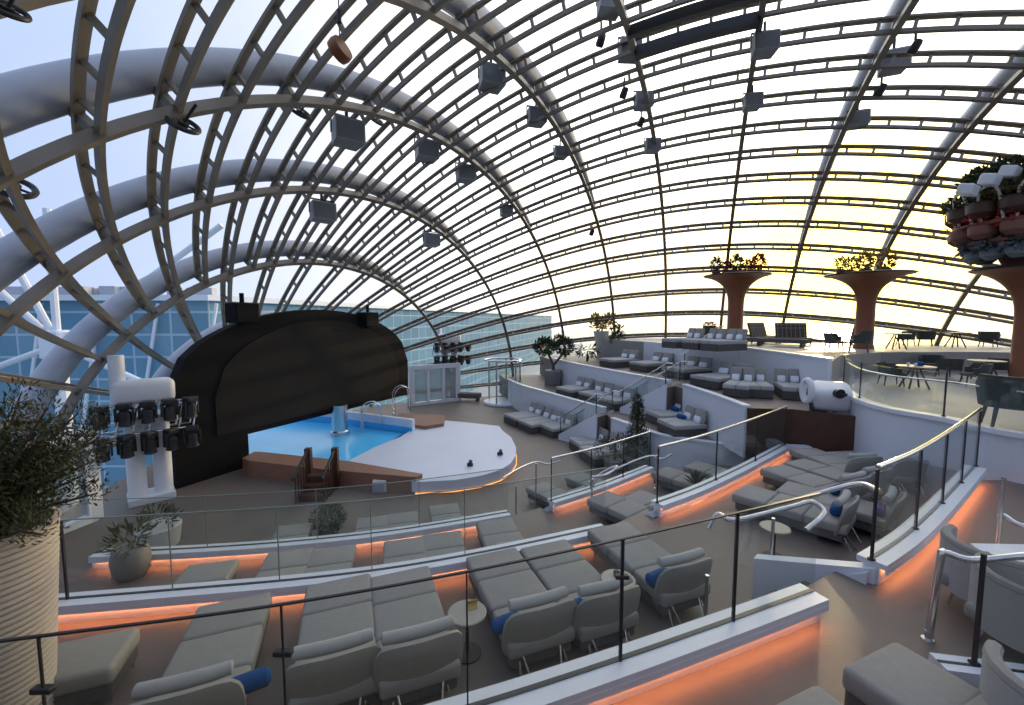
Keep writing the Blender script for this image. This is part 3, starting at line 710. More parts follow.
def ladder(label, p, h, rz, z0):
    t = thing('pool_ladder', label, 'pool ladder', (p[0], p[1], z0), rz, 'steel pool ladders')
    for s_ in (-.28, .28):
        pts = [(s_, -.45, -.3)]+[(s_, -.45+.0, h*.6)]+[(s_, -.45+.45*(1-math.cos(a)), h*.6+h*.4*math.sin(a)) for a in (.5, 1, 1.57, 2.1, 2.6)]+[(s_, .42, 0)]
        MB().tube(smooth_path(pts, 3), .03, 8).build('rail_tube', 'chrome', t, True)
    for k in range(2): MB().box((0, -.45, -.1+k*.25), (.56, .09, .03)).build('rung', 'chrome', t)
ladder('left steel ladder arching from the pool in front of the white wall', at(372, 428, .45), 1.1, -1.1, .62)
ladder('larger steel ladder arching at the right end of the screen', at(402, 411, .6), 1.4, -1.1, .62)
# dark timber steps to the pool edge
t = thing('pool_steps', 'dark timber steps with baluster railings up to the pool edge', 'steps', (-6.42, 13.92, 0), .06)
for k in range(3): MB().box((0, -.85+k*.32, .1*(k+1)), (.76, .32, .2*(k+1))).build('step', 'wood', t)
for s_ in (-.44, .44):
    MB().box((s_, -.02, .72), (.2, .2, 1.44), bev=.015).build('newel_post', 'wood', t)
    MB().tube([(s_, -.05, 1.4), (s_, -1.2, .8)], .045, 8).build('handrail', 'darkmetal', t)
    for k in range(5):
        y = -.24-k*.2; MB().tube([(s_, y, .0), (s_, y, 1.4+y*.52)], .025, 6).build('baluster', 'wood', t)
x, y = at(380, 491, 0); t = thing('speaker_monitor', 'small pale box standing before the brown pool edge', 'box', (x, y, 0)); MB().box((0, 0, .2), (.45, .35, .4), .2, bev=.03).build('housing', 'potwhite', t); MB().box((0, -.18, .2), (.36, .02, .3), .2).build('grille', 'outerpipe', t)
# ------------------------------------------------------------------ lighting stands beside the screen
def make_head():
    t = thing('moving_head_light', '', 'stage light')
    MB().box((0, 0, -.1), (.34, .3, .16), bev=.03).build('base', 'darkmetal', t)
    mb = MB()
    for s_ in (-.2, .2): mb.box((s_, 0, -.36), (.05, .14, .42), bev=.015)
    mb.box((0, 0, -.19), (.42, .14, .05), bev=.01); mb.build('yoke', 'darkmetal', t)
    mb = MB(); mb.lathe([(.10, .22), (.16, .16), (.165, 0), (.15, -.12), (.17, -.22), (.13, -.24)], 18, (0, 0, -.46)); h = mb.build('head', 'darkmetal', t, True)
    MB().lathe([(.12, -.235), (.12, -.25)], 18, (0, 0, -.46)).build('lens', 'lens', h)
    return t
MH = Proto(make_head)
def tower(label, p, rz, h, wd):
    t = thing('lighting_column', label, 'column', (p[0], p[1], 0), rz)
    MB().box((0, 0, .12), (wd*1.15, .9, .24), bev=.03).build('plinth', 'white', t)
    for s_ in (-.32, .32): MB().lathe([(.26, .2), (.24, .3), (.24, h-.3), (.27, h-.2)], 24, (s_*wd, 0, 0)).build('shaft', 'whitecap', t, True)
    MB().box((0, 0, h-.1), (wd*1.5, .8, .3), bev=.04).build('head_beam', 'white', t)
    mb = MB()
    for z in (h+.35, h-.45): 
        for y in (-.6, .1): mb.tube([(-wd*1.1, y, z), (wd*1.1, y, z)], .035, 8)
    for k in range(7):
        x = -wd*1.1+k*wd*2.2/6
        for y in (-.6, .1): mb.tube([(x, y, h-.45), (x+.12, y, h+.35)], .025, 6)
    mb.build('truss', 'chrome', t)
    mb = MB(); mb.box((0, .1, h+.75), (wd*1.5, .7, .75), bev=.18, seg=3); mb.build('white_housing', 'wleaf', t, True)
    MB().tube([(-wd*.6, .3, h+.4), (-wd*.6, .3, h+1.9)], .2, 14).build('duct', 'whitecap', t, True)
    return t
RZ = math.atan2(SD.y, SD.x)
def lights(p, rz, h, wd, names):
    R_ = Matrix.Rotation(rz, 4, 'Z'); k = 0
    for row, z, cnt in ((-.6, h+.55, 5), (-.62, h-.4, 5)):
        for q in range(cnt):
            x = -wd*1.05+q*wd*2.1/(cnt-1); v = R_ @ Vector((x, row-.05, 0))
            o = MH.put((p[0]+v.x, p[1]+v.y, z), rz+random.uniform(-.6, .6), names % (('upper', 'lower')[k//cnt], ('first', 'second', 'third', 'fourth', 'fifth')[k % cnt]), 'stage lights on the columns')
            k += 1
cl = at(152, 499, 0); tower('white lighting column left of the black screen', cl, RZ-.35, 2.75, 1.0)
lights(cl, RZ-.35, 2.75, 1.0, 'stage light on the column left of the screen, %s row, %s from the left')
crr = at(449, 401, 0); crr = (crr[0]-.1, crr[1]+1.1); tower('white lighting column right of the black screen', crr, RZ-.6, 3.6, 1.15)
lights(crr, RZ-.6, 3.6, 1.15, 'stage light on the column right of the screen, %s row, %s from the left')
def doors(label, a, b_, h, nl):
    t = thing('glazed_doors', label, 'glass doors', (a[0], a[1], 0)); dx, dy = b_[0]-a[0], b_[1]-a[1]; L = math.hypot(dx, dy); rz = math.atan2(dy, dx); ux, uy = dx/L, dy/L
    for k in range(nl+1): MB().box((dx*k/nl, dy*k/nl, h/2), (.2 if k not in (0, nl) else .36, .2, h), rz, bev=.02).build('jamb', 'whitecap', t)
    MB().box((dx/2, dy/2, h-.15), (L, .24, .3), rz).build('lintel', 'whitecap', t); MB().box((dx/2, dy/2, .1), (L, .24, .2), rz).build('sill', 'whitecap', t)
    for k in range(nl):
        f_ = (k+.5)/nl; c = MB().box((dx*f_, dy*f_, h/2), (L/nl-.2, .04, h-.5), rz).build('leaf_pane', 'paleglass', t)
doors('white framed glass doors right of the black screen', at(412, 406, 0), at(458, 400.5, 0), 2.7, 3)
doors('white framed glass doors left of the screen behind the green shrub', (-12.8, 8.0), (-12.0, 11.7), 2.7, 3)
# round glass cabin
x, y = at(503, 403, 0); t = thing('glass_cabin', 'round glass cabin with steel posts at the end of the pool deck', 'cabin', (x, y, 0))
MB().lathe([(1.35, 0), (1.38, .08), (1.3, .18)], 40).build('base', 'whitecap', t, True)
for k in range(5):
    a = -1.9+k*1.1; MB().tube([(1.25*math.cos(a), 1.25*math.sin(a), .15), (1.25*math.cos(a), 1.25*math.sin(a), 3.0)], .05, 8).build('post', 'outerpipe', t)
MB().tube([(1.25*math.cos(a*.2617), 1.25*math.sin(a*.2617), 3.0) for a in range(24)], .06, 8, True).build('top_ring', 'chrome', t)
for k in range(4):
    a0 = -1.86+k*1.1; MB().ribbon([(1.25*math.cos(a0+q*.17), 1.25*math.sin(a0+q*.17)) for q in range(7)], .2, 2.7, .02).build('pane', 'rail_glass', t)
t = thing('deck_bench', 'low dark bench between the right lighting column and the glass cabin', 'bench', (x-2.6, y+1.0, 0), -.2); MB().box((0, 0, .36), (2.0, .7, .34), bev=.05).build('seat', 'fabricd', t)
for q in (-.8, .8): MB().box((q, 0, .1), (.12, .55, .2)).build('leg', 'darkmetal', t)
# ------------------------------------------------------------------ loudspeakers and round fixtures under the arches
def make_speaker():
    t = thing('loudspeaker', '', 'loudspeaker')
    mb = MB(); vs_ = [(-.5, -.38, .38), (.5, -.38, .38), (.42, .4, .38), (-.42, .4, .38), (-.5, -.42, -.38), (.5, -.42, -.38), (.42, .36, -.42), (-.42, .36, -.42)]
    mb.add(vs_, [(0, 1, 2, 3), (7, 6, 5, 4), (0, 4, 5, 1), (1, 5, 6, 2), (2, 6, 7, 3), (3, 7, 4, 0)]); mb.build('cabinet', 'speaker', t)
    MB().box((0, -.41, -.02), (.9, .03, .66), bev=.01).build('grille', 'speakergrille', t)
    mb = MB()
    for s_ in (-.53, .53): mb.box((s_, 0, .22), (.03, .12, .62))
    mb.box((0, 0, .52), (1.08, .12, .04)); mb.build('bracket', 'darkmetal', t); MB().tube([(0, 0, .52), (0, 0, .95)], .06, 8).build('clamp', 'darkmetal', t)
    return t
SPK = Proto(make_speaker)
arn = {0: 'second', 1: 'third', 2: 'fourth', 3: 'fifth', 4: 'sixth', 5: 'seventh', 6: 'eighth'}
spk = [(1, 8.4, 322, 212, 26), (1, 13, 431, 240, 18), (2, 7.35, 347, 133, 33), (2, 10.6, 426, 151, 25), (2, 12, 465, 174, 21), (2, 15, 506, 211, 14),
       (3, 9.6, 491, 78, 28), (3, 11.7, 536, 117, 21), (3, 13.6, 560, 153, 15), (4, 9.3, 609, 4, 27), (4, 10.7, 629, 50, 24), (4, 12.5, 643, 101, 20), (4, 14.3, 652, 146, 17),
       (5, 10.8, 764, 45, 26), (5, 12.7, 752, 102, 19), (6, 12.6, 893, 62, 26), (6, 14.2, 857, 120, 20)]
lbs = ['boxy loudspeaker above the left part of the screen, lowest arch', 'boxy loudspeaker hanging right of the screen on the lowest speaker arch', 'large grey loudspeaker high above the middle of the screen', 'grey loudspeaker right of the large one above the screen', 'grey loudspeaker third down the arch above the stage', 'smallest loudspeaker at the foot of the arch above the stage',
       'topmost loudspeaker on the arch left of centre', 'middle loudspeaker on the arch left of centre', 'lowest loudspeaker on the arch left of centre', 'loudspeaker cut by the top edge on the central arch', 'loudspeaker at the left end of the heavy crown beam', 'third loudspeaker down the central arch', 'lowest loudspeaker on the central arch',
       'loudspeaker at the right end of the heavy crown beam', 'loudspeaker below the right end of the heavy crown beam', 'upper loudspeaker on the arch left of the planted tower', 'lower loudspeaker on the arch above the sun']
ccen = Vector((-3, 14, 0))
for (i, j, u, v, wpx), lb in zip(spk, lbs):
    p = dome(i, j); Y = p.y*.97
    c = atd(u, v, Y); dd = (Vector((c.x, c.y, 0))-ccen); s_ = max(.5, min(1.15, wpx/F*Y*.84))
    SPK.put(tuple(c), math.atan2(-c.x, c.y)+.32, lb, 'loudspeakers under the dome arches', (s_, s_, s_))
def make_ring():
    t = thing('round_fixture', '', 'ceiling light'); N = 24
    MB().tube([(.26*math.cos(2*PI*k/N), .26*math.sin(2*PI*k/N), 0) for k in range(N)], .05, 8, True).build('ring', 'darkmetal', t, True)
    MB().lathe([(.09, -.05), (.10, .05)], 14).build('hub', 'darkmetal', t, True)
    for k in range(3): a = k*2*PI/3; MB().tube([(0, 0, 0), (.26*math.cos(a), .26*math.sin(a), 0)], .022, 6).build('spoke', 'darkmetal', t)
    MB().tube([(0, 0, 0), (.1, .12, .45)], .03, 6).build('hanger', 'darkmetal', t)
    return t
RG = Proto(make_ring)
for (i, j, u, v, lb) in ((3, 1, 7, 9, 'round ring fixture in the top left corner'), (2, 2, 13, 187, 'round ring fixture at the left edge on the broad arch'), (2, 3.2, 183, 124, 'round ring fixture just under the broad left arch'), (2, 6, 300, 112, 'round ring fixture left of the large loudspeaker'), (2, 8.6, 376, 120, 'round ring fixture right of the large loudspeaker')):
    p = dome(i, j); c = atd(u, v, max(1.6, p.y*.97)); o = RG.put(tuple(c), .6, lb, 'round ring fixtures'); o.rotation_euler = (.7, .35, .6)
    if i == 3: o.scale = (.5, .5, .5)
c = atd(340, 50, 9.5); t = thing('hanging_drum', 'round bronze disc hanging on a cable above the screen', 'ornament', tuple(c)); o = MB().lathe([(.02, -.1), (.22, -.1), (.24, 0), (.22, .1), (.02, .1)], 24).build('disc', 'brown', t, True); o.rotation_euler = (.5, 1.1, .2); o.scale = (1.1, 1.1, 1.1)
MB().tube([(0, 0, .2), (0, 0, 2.2)], .012, 6).build('cable', 'darkmetal', t); MB().tube([(0, 0, .55), (0, 0, .8)], .05, 8).build('turnbuckle', 'darkmetal', t)
def make_spot():
    t = thing('spot_lamp', '', 'spot lamp'); o = MB().lathe([(.07, .16), (.1, .1), (.11, -.1), (.09, -.16)], 14).build('lamp_body', 'darkmetal', t, True); o.rotation_euler = (.5, .3, 0)
    MB().tube([(0, 0, .1), (0, 0, .45)], .03, 6).build('hanger', 'darkmetal', t); return t
SL = Proto(make_spot)
for (i, j, u, v, lb) in ((4, 10, 601, 40, 'small spot lamp left of the crown beam'), (4, 11.5, 624, 93, 'small spot lamp left of the central arch, below the crown beam'), (4, 13, 641, 122, 'tiny spot lamp beside the central arch'), (6, 11.5, 915, 47, 'small spot lamp hanging right of the upper right loudspeaker'), (6, 13, 881, 90, 'tiny spot lamp below the upper right loudspeaker'), (3, 16.5, 592, 232, 'small spot lamp on the arch left of the yellow plant')):
    p = dome(i, j); c = atd(u, v, p.y*.97); SL.put(tuple(c), 0, lb, 'small spot lamps', (1.2, 1.2, 1.2))
# ------------------------------------------------------------------ starboard sunbeds
def make_sunbed():
    t = thing('sunbed', '', 'sunbed')
    MB().box((0, 1.0, .17), (1.42, 1.95, .3), bev=.03).build('base', 'wicker', t)
    for s_ in (-.365, .365): MB().box((s_, 1.0, .40), (.72, 1.96, .17), bev=.045).build('mattress', 'bolster', t, True)
    for s_ in (-.37, .37): MB().box((s_, 1.86, .72), (.68, .17, .52), 0, -.28, bev=.06).build('back_cushion', 'fabric', t, True)
    for s_ in (-.36, .36): MB().box((s_, 1.68, .60), (.44, .12, .26), 0, -.35, bev=.05).build('head_pillow', 'whitecap', t, True)
    return t
SB = Proto(make_sunbed)
HS = heading(.88, .48)
def bed(u, v, z, lb, h=HS, g='sunbeds on the starboard terraces', sc=None):
    x, y = at(u, v, z); hx, hy = -math.sin(h), math.cos(h); best = 9
    for path in (A1, A1b, A2, A2b, [(7.0, 30.5), (8.5, 26), (9.5, 22), (11.1, 20.4)], PW):
        for k in range(len(path)-1):
            (ax, ay), (bx, by) = path[k], path[k+1]; ex, ey = bx-ax, by-ay; det = hx*(-ey)+ex*hy
            if abs(det) < 1e-6: continue
            t_ = ((ax-x)*(-ey)+ex*(ay-y))/det; s_ = (hx*(ay-y)-hy*(ax-x))/det
            if -.02 <= s_ <= 1.02 and .5 < t_ < best: best = t_
    L = (sc[1] if sc else 1)*2.05+.2
    if best < L:
        bk = min(.5, L-best); x -= hx*bk; y -= hy*bk; f_ = max(.6, (best+bk-.2)/2.05); sc = (sc[0] if sc else 1, f_, 1)
    return SB.put((x, y, z), h, lb, g, sc)
for (u, v, lb) in ((517, 423.5, 'farthest sunbed of the row along the lowest white wall'), (532, 430, 'middle sunbed of the row along the lowest white wall'), (553, 434, 'nearest sunbed of the row along the lowest white wall, left of the steps')): bed(u, v, 0, lb)
for (u, v, lb) in ((570, 396, 'farthest sunbed on the second terrace, right of the potted tree'), (594, 401.5, 'middle sunbed on the second terrace below the long white wall'), (613, 407.5, 'nearest sunbed on the second terrace, left of the upper steps')): bed(u, v, S1, lb)
for (u, v, lb, s_) in ((574, 452, 'sunbed beside the lower steps with a dark blue cushion', (.8, .7, 1)), (590, 462, 'sunbed in front of the green conifer on the pool deck', (.95, .8, 1))): bed(u, v, 0, lb, heading(.95, .3), sc=s_)
BB = []
for (u, v, lb, s_) in ((652, 424, 'left sunbed before the white end wall with blue cushions', (.85, .8, 1)), (677, 434, 'right sunbed before the white end wall with blue cushions', (.85, .8, 1))): BB.append(bed(u, v, S1, lb, heading(.97, .2), sc=s_))
x, y = at(612, 437, .6); blue(x, y, .62, .4, 'dark blue cushion on the sunbed beside the lower steps')
bpy.context.view_layer.update()
for o, dx, lb in ((BB[0], -.1, 'dark blue cushion at the left, before the white end wall'), (BB[1], -.42, 'bright blue cushion at the right, before the white end wall')):
    p = on(o, dx, 1.35); blue(p.x, p.y, S1+.57, -1.2, lb, .4)
for (u, v, lb) in ((606, 367, 'farthest sunbed on the third terrace below the white tapered pot'), (640, 371, 'second farthest sunbed on the third terrace'), (672, 378, 'third sunbed on the third terrace above the upper steps'), (703, 388, 'nearest sunbed of the third terrace row, right of the upper steps')):
    bed(u, v, S2, lb, heading(.9, .43))
for (u, v, lb, h) in ((735, 398, 'left sunbed below the tall white parapet', 1.2), (760, 399, 'middle sunbed below the tall white parapet', .9), (797, 401, 'sunbed behind the white spotlight', .9)):
    bed(u, v, S2, lb, heading(h-.6, .8), sc=(.6, .8, 1))
for (u, v, lb) in ((668, 348.5, 'farthest sunbed on the top terrace left of the rust column'), (689, 350, 'second sunbed on the top terrace left of the rust column'), (708, 351.5, 'third sunbed on the top terrace left of the rust column')):
    bed(u, v, S3, lb, heading(.9, .43), sc=(.64, 1, 1))
# ------------------------------------------------------------------ plants
def leaves(mb, c, r, nn, ln, wd=.35, up=.0, shell=.35, droop=0):
    for _ in range(nn):
        d = Vector((random.gauss(0, 1), random.gauss(0, 1), random.gauss(0, 1))).normalized(); q = shell+(1-shell)*random.random()**.6
        p = Vector(c)+Vector((d.x*r[0], d.y*r[1], d.z*r[2]))*q
        a = (d+Vector((random.gauss(0, .5), random.gauss(0, .5), random.gauss(up, .5)))).normalized(); s_ = a.cross(Vector((random.random()-.5, random.random()-.5, random.random()))).normalized()
        L = ln*random.uniform(.6, 1.2); w_ = L*wd; m_ = p+a*L*.5; nn_ = a.cross(s_)*L*.08
        mb.add([p, m_+s_*w_/2+nn_, p+a*L, m_-s_*w_/2+nn_], [(0, 1, 2), (0, 2, 3)])
def plant(name, label, cat, loc, blobs, leafm, trunk=None, pot=None, ln=.2, wd=.35, up=.2, group=None):
    t = thing(name, label, cat, loc, 0, group)
    mb = MB()
    for c, r, nn in blobs: leaves(mb, c, r, nn, ln, wd, up)
    mb.build('foliage', leafm, t)
    if trunk:
        mb = MB()
        for pts, r in trunk: mb.tube(pts, r, 7)
        mb.build('trunk', 'bark', t, True)
    if pot:
        prof, pm = pot; MB().lathe(prof, 28).build('pot', pm, t, True)
        MB().lathe([(.01, prof[-1][1]-.06), (prof[-1][0]*.92, prof[-1][1]-.06)], 24, cap=False).build('soil', 'soil', t)
    return t
# large ribbed planter with an evergreen at far left
px, py = at(-18, 536, L2+2.05); t = thing('ribbed_planter', 'large beige ribbed planter with a bushy evergreen at the left edge', 'planter', (px, py, L2))
prof = [(.28, 0), (.32, .02)]
for k in range(34):
    z = .05+k*2.02/34; r = .34+.15*(z/2.1); prof += [(r-.008, z), (r+.012, z+.02), (r+.012, z+.04), (r-.008, z+.058)]
prof += [(.505, 2.08), (.51, 2.11), (.46, 2.12), (.43, 2.05), (.42, 1.98)]
MB().lathe(prof, 56).build('pot', 'pot', t, True); MB().lathe([(.01, 2.0), (.425, 1.99)], 24, cap=False).build('soil', 'soil', t)
mb = MB(); tw = MB()
for k in range(64):
    a = random.uniform(0, 2*PI); rr = random.uniform(.25, 1.0); hz = random.uniform(.25, 1.55)
    e = Vector((math.cos(a)*rr*.95+.02, math.sin(a)*rr*.9, 2.0+hz*(1.05-.35*rr))); m_ = Vector((e.x*.45, e.y*.45, 2.05+hz*.45))
    tw.tube([(random.uniform(-.08, .08), random.uniform(-.08, .08), 1.95), m_, e], [.03, .02, .008], 5)
    for q in range(7):
        f_ = .35+.65*q/6; p = Vector((0, 0, 2.0)).lerp(m_, min(1, f_*2)) if f_ < .5 else m_.lerp(e, (f_-.5)*2)
        leaves(mb, p+Vector((0, 0, .04)), (.14, .14, .14), 55, .062, .3, .8, .1)
mb.build('foliage', 'leafy', t); tw.build('branch', 'bark', t)
# thin foliage spilling beside the planter
x, y = at(64, 606, L2); plant('green_shrub', 'low green shrub between the ribbed planter and the white cap', 'shrub', (x-.25, y-.3, L2), [((0, 0, .25), (.2, .2, .28), 260), ((-.05, 0, .7), (.16, .16, .4), 300)], 'leaf', [([(0, 0, 0), (0, 0, .7)], [.03, .015])], None, .1, .3, .7)
x, y = at(132, 576, L1); plant('potted_palm', 'round grey pot with sparse greenery at the left end of the lower terrace', 'potted plant', (x, y, L1), [((0, 0, .75), (.32, .32, .25), 160)], 'leafy', [([(0, 0, .4), (0, 0, .7)], [.03, .02])], ([(.2, 0), (.28, .1), (.31, .35), (.27, .55), (.25, .58)], 'potgrey'), .2, .25, .6)
x, y = at(329, 535, 0); plant('round_bush', 'round dark bush in a low pot on the pool deck', 'bush', (x, y, 0), [((0, 0, .45), (.42, .42, .36), 900)], 'leaf', None, ([(.25, 0), (.3, .2), (.3, .28)], 'potgrey'), .12, .4, .3)
# tree with two round crowns
x, y = at(553, 385, S1); plant('cloud_tree', 'small tree with two round crowns in a grey pot on the second terrace', 'tree', (x, y, S1),
    [((-.55, 0, 2.55), (.75, .6, .55), 900), ((.75, .1, 2.55), (.6, .5, .55), 650), ((.35, 0, 3.05), (.28, .28, .2), 120)], 'leaf',
    [([(0, 0, .7), (.02, 0, 1.3), (-.3, 0, 2.0), (-.5, 0, 2.5)], [.12, .1, .07, .05]), ([(.02, 0, 1.3), (.5, 0, 1.9), (.75, 0, 2.5)], [.09, .07, .04])], ([(.5, 0), (.55, .1), (.56, .95), (.5, 1.0)], 'potgrey'), .22, .5, .3)
x, y = at(601, 358, S2); plant('yellow_plant', 'tall white tapered pot with a golden yellow plant against the windows', 'potted plant', (x, y, S2),
    [((-.45, 0, 2.6), (.3, .3, .5), 60), ((.1, 0, 2.5), (.4, .4, .35), 90), ((.55, 0, 2.65), (.3, .3, .5), 60)], 'yleaf', [([(0, 0, 1.9), (.1, 0, 2.3)], [.08, .05])], ([(.28, 0), (.55, 1.9), (.57, 2.0), (.5, 2.0)], 'potwhite'), .5, .4, .9)
x, y = at(587, 361, S2); plant('small_palm', 'low dark palm left of the white tapered pot', 'palm', (x, y, S2), [((0, 0, .7), (.75, .6, .3), 90)], 'leaf', [([(0, 0, 0), (0, 0, .6)], [.07, .05])], None, .5, .22, -.2)
x, y = at(621, 353, S2+.6); plant('dark_shrub', 'dark spiky shrub right of the white tapered pot', 'shrub', (x, y+1.0, S2), [((0, 0, 1.5), (.45, .4, .6), 160), ((0, 0, 2.1), (.3, .3, .3), 60)], 'leaf', [([(0, 0, 0), (0, 0, 1.6)], [.07, .04])], None, .35, .4, .5)
x, y = at(709, 341, L5); plant('urn_plant', 'yellow green urn beside the rust coloured column', 'potted plant', (x, y, L5), [((0, 0, 1.05), (.4, .4, .1), 90)], 'yleaf', None, ([(.3, 0), (.25, .15), (.3, .6), (.42, .95), (.4, 1.0)], 'leafy'), .2, .4, .6)
# conifers by the end of the lowest white wall
x, y = 4.72, 15.6; plant('conifer', 'tall dark green conifer at the end of the lowest white wall', 'conifer', (x, y, 0), [((0, 0, .7+k*.27), (.52-.05*k, .52-.05*k, .35), 300) for k in range(8)], 'leaf', [([(0, 0, 0), (0, 0, 2.4)], [.09, .03])], ([(.34, 0), (.4, .4), (.42, .45)], 'potgrey'), .14, .25, .8)
x, y = at(613, 470, 0); plant('green_shrub', 'wide green shrub left of the tall conifer', 'shrub', (x, y, 0), [((-.3, 0, .8), (.45, .45, .45), 420), ((.3, 0, .9), (.5, .5, .5), 420)], 'leaf', [([(0, 0, 0), (.1, 0, .8)], [.06, .03])], ([(.3, 0), (.36, .35), (.38, .4)], 'potgrey'), .14, .3, .6)
# agave
x, y = at(696, 489, L1+.3); t = thing('agave', 'spiky agave in a round pot behind the middle terrace glass', 'agave', (x, y, L1)); mb = MB()
for k in range(40):
    a = random.uniform(0, 2*PI); el = random.uniform(.25, 1.4); d = Vector((math.cos(a)*math.cos(el), math.sin(a)*math.cos(el), math.sin(el))); s_ = d.cross(Vector((0, 0, 1))).normalized()*.035; b0 = Vector((0, 0, .42)); L = random.uniform(.35, .5)
    mb.add([b0+d*.03-s_, b0+d*L*.5-s_+Vector((0, 0, .02)), b0+d*L, b0+d*L*.5+s_+Vector((0, 0, .02)), b0+d*.03+s_, b0+d*L*.5-Vector((0, 0, .02))], [(0, 1, 5), (1, 2, 5), (2, 3, 5), (3, 4, 5), (0, 5, 4), (0, 4, 3, 2, 1)])
mb.build('leaf_rosette', 'leaf', t); MB().lathe([(.2, 0), (.27, .2), (.25, .42), (.22, .42)], 24).build('pot', 'potgrey', t, True)
# planter troughs at left behind the lower cap
x, y = at(160, 545, 0); plant('trough_plant', 'pale trough with thin greenery on the pool deck at left', 'potted plant', (x, y, 0), [((0, 0, .75), (.5, .3, .3), 140)], 'leafy', None, ([(.4, 0), (.48, .5), (.44, .55)], 'potwhite'), .2, .25, .7)
# ------------------------------------------------------------------ mushroom columns
def mushroom(label, x, y, z0, zt, rs, rt):
    t = thing('mushroom_column', label, 'column', (x, y, z0)); H = zt-z0; prof = [(rs*1.15, 0), (rs*1.1, .1), (rs, .2), (rs, H*.55)]
    for k in range(1, 13):
        f_ = k/12; prof.append((rs+(rt-rs)*(f_**2.6), H*(.55+.45*(1-(1-f_)**1.35))-.02))
    MB().lathe(prof+[(rt, H), (rt*.9, H+.06)], 40).build('shaft', 'brown', t, True)
    MB().lathe([(rt*.99, H-.02), (rt*1.04, H+.03), (rt*.99, H+.08)], 40).build('rim', 'darkmetal', t, True)
    return t
def topiary(label, p, s_, m):
    return plant('potted_shrub', label, 'potted shrub', p, [((0, 0, .42*s_), (.22*s_, .22*s_, .32*s_), 300)], m, [([(0, 0, .05), (0, 0, .3*s_)], [.04*s_, .03*s_])], ([(.14*s_, 0), (.19*s_, .12*s_), (.18*s_, .14*s_)], 'terracotta'), .12*s_, .6, .3, 'shrubs on the mushroom columns')
c = atd(737, 276, 25); mushroom('slender rust red mushroom column with red shrubs on top', c.x, 25, L5-.01, c.z, .42, 1.75)
for k, (u, m, s_) in enumerate(((716, 'leaf', 1.35), (726, 'rleaf', 1.1), (736, 'leaf', 1.5), (748, 'rleaf', 1.2), (758, 'rleaf', 1.55))):
    q = atd(u, 276, 24.6+.25*(k % 2)); topiary('%s shrub on the slender rust column, %s from the left' % (('dark', 'red')[m == 'rleaf'], ('first', 'second', 'third', 'fourth', 'fifth')[k]), (q.x, q.y, c.z+.05), s_, m)
c = atd(868, 275, 20.5); mushroom('rust mushroom column standing right below the sun', c.x, 20.5, L5-.01, c.z, .37, 1.7)
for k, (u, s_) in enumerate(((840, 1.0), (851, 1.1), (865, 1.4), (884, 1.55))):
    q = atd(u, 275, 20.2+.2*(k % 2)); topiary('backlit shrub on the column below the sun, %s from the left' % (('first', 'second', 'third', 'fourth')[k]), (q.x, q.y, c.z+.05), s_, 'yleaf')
c = atd(1034, 269, 15); mushroom('broad rust column at the right edge carrying a planted tower', c.x, 15, L4, c.z, .36, 1.55)
cx_, cz_ = c.x, c.z
def ring_pots(label, z, r, nn, pr, pot_m, leaf_m, nl, group, loop=False, a0=1.7, a1=5.0, ln=.2):
    for k in range(nn):
        a = a0+(a1-a0)*k/(nn-1); p = (cx_+r*math.cos(a), 15+r*math.sin(a), z)
        plant('tower_planter', label % ('first', 'second', 'third', 'fourth', 'fifth', 'sixth', 'seventh', 'eighth', 'ninth')[k], 'planter', p, [((0, 0, pr*.8), (pr*1.05, pr*1.05, pr*.7), nl*3)], leaf_m, None, ([(pr*.45, -pr*.6), (pr*.85, -pr*.25), (pr*.9, pr*.3), (pr*.8, pr*.45)], pot_m), ln, .45, .3, group)
        if loop: pass
t = thing('plant_tower', 'tiered round frame above the broad rust column at the right edge', 'planter frame', (cx_, 15, cz_))
MB().lathe([(.7, .05), (.9, .5), (1.3, .9), (1.5, 1.4), (1.35, 2.4), (1.5, 3.0), (.9, 3.4)], 36).build('core', 'terracotta', t, True)
for z, r in ((.95, 1.75), (1.55, 2.05), (2.55, 2.1)):
    MB().tube([(r*math.cos(2*PI*k/40), r*math.sin(2*PI*k/40), z) for k in range(40)], .07, 8, True).build('ring', 'brown', t, True)
for k in range(9):
    a = 1.5+k*.45; b0 = Vector((2.0*math.cos(a), 2.0*math.sin(a), 1.6)); b1 = Vector((2.25*math.cos(a), 2.25*math.sin(a), 2.5)); sd = Vector((-math.sin(a), math.cos(a), 0))*.3
    MB().tube(smooth_path([tuple(b0-sd), tuple(b1-sd*.9), tuple(b1+Vector((0, 0, .25))), tuple(b1+sd*.9), tuple(b0+sd)], 5), .045, 7).build('loop_bar', 'potwhite', t, True)
ring_pots('blue grey rosette in the lowest ring of the planted tower, %s from the far side', cz_+.55, 1.45, 8, .38, 'bleaf', 'bleaf', 160, 'lowest ring of the planted tower', ln=.26)
ring_pots('terracotta bowl in the second ring of the planted tower, %s from the far side', cz_+1.3, 1.85, 8, .44, 'terracotta', 'rleaf', 40, 'second ring of the planted tower')
ring_pots('brown basket in the third ring of the planted tower, %s from the far side', cz_+2.05, 1.9, 8, .52, 'wood', 'leafy', 120, 'third ring of the planted tower')
ring_pots('green clump on top of the planted tower, %s from the far side', cz_+2.95, 1.55, 7, .46, 'leafy', 'leaf', 170, 'top ring of the planted tower')
for (u, v, lb) in ((968, 190, 'white box light at the left shoulder of the planted tower'), (990, 180, 'white box light near the top of the planted tower'), (1010, 172, 'white box light at the top right of the planted tower')):
    q = atd(u, v, 14.2); o = MB().box((0, 0, 0), (.62, .4, .34), .5, .3, bev=.05).build('box_light', 'wleaf'); o.location = q; tag(o, lb, 'lamp', 'white box lights on the planted tower')
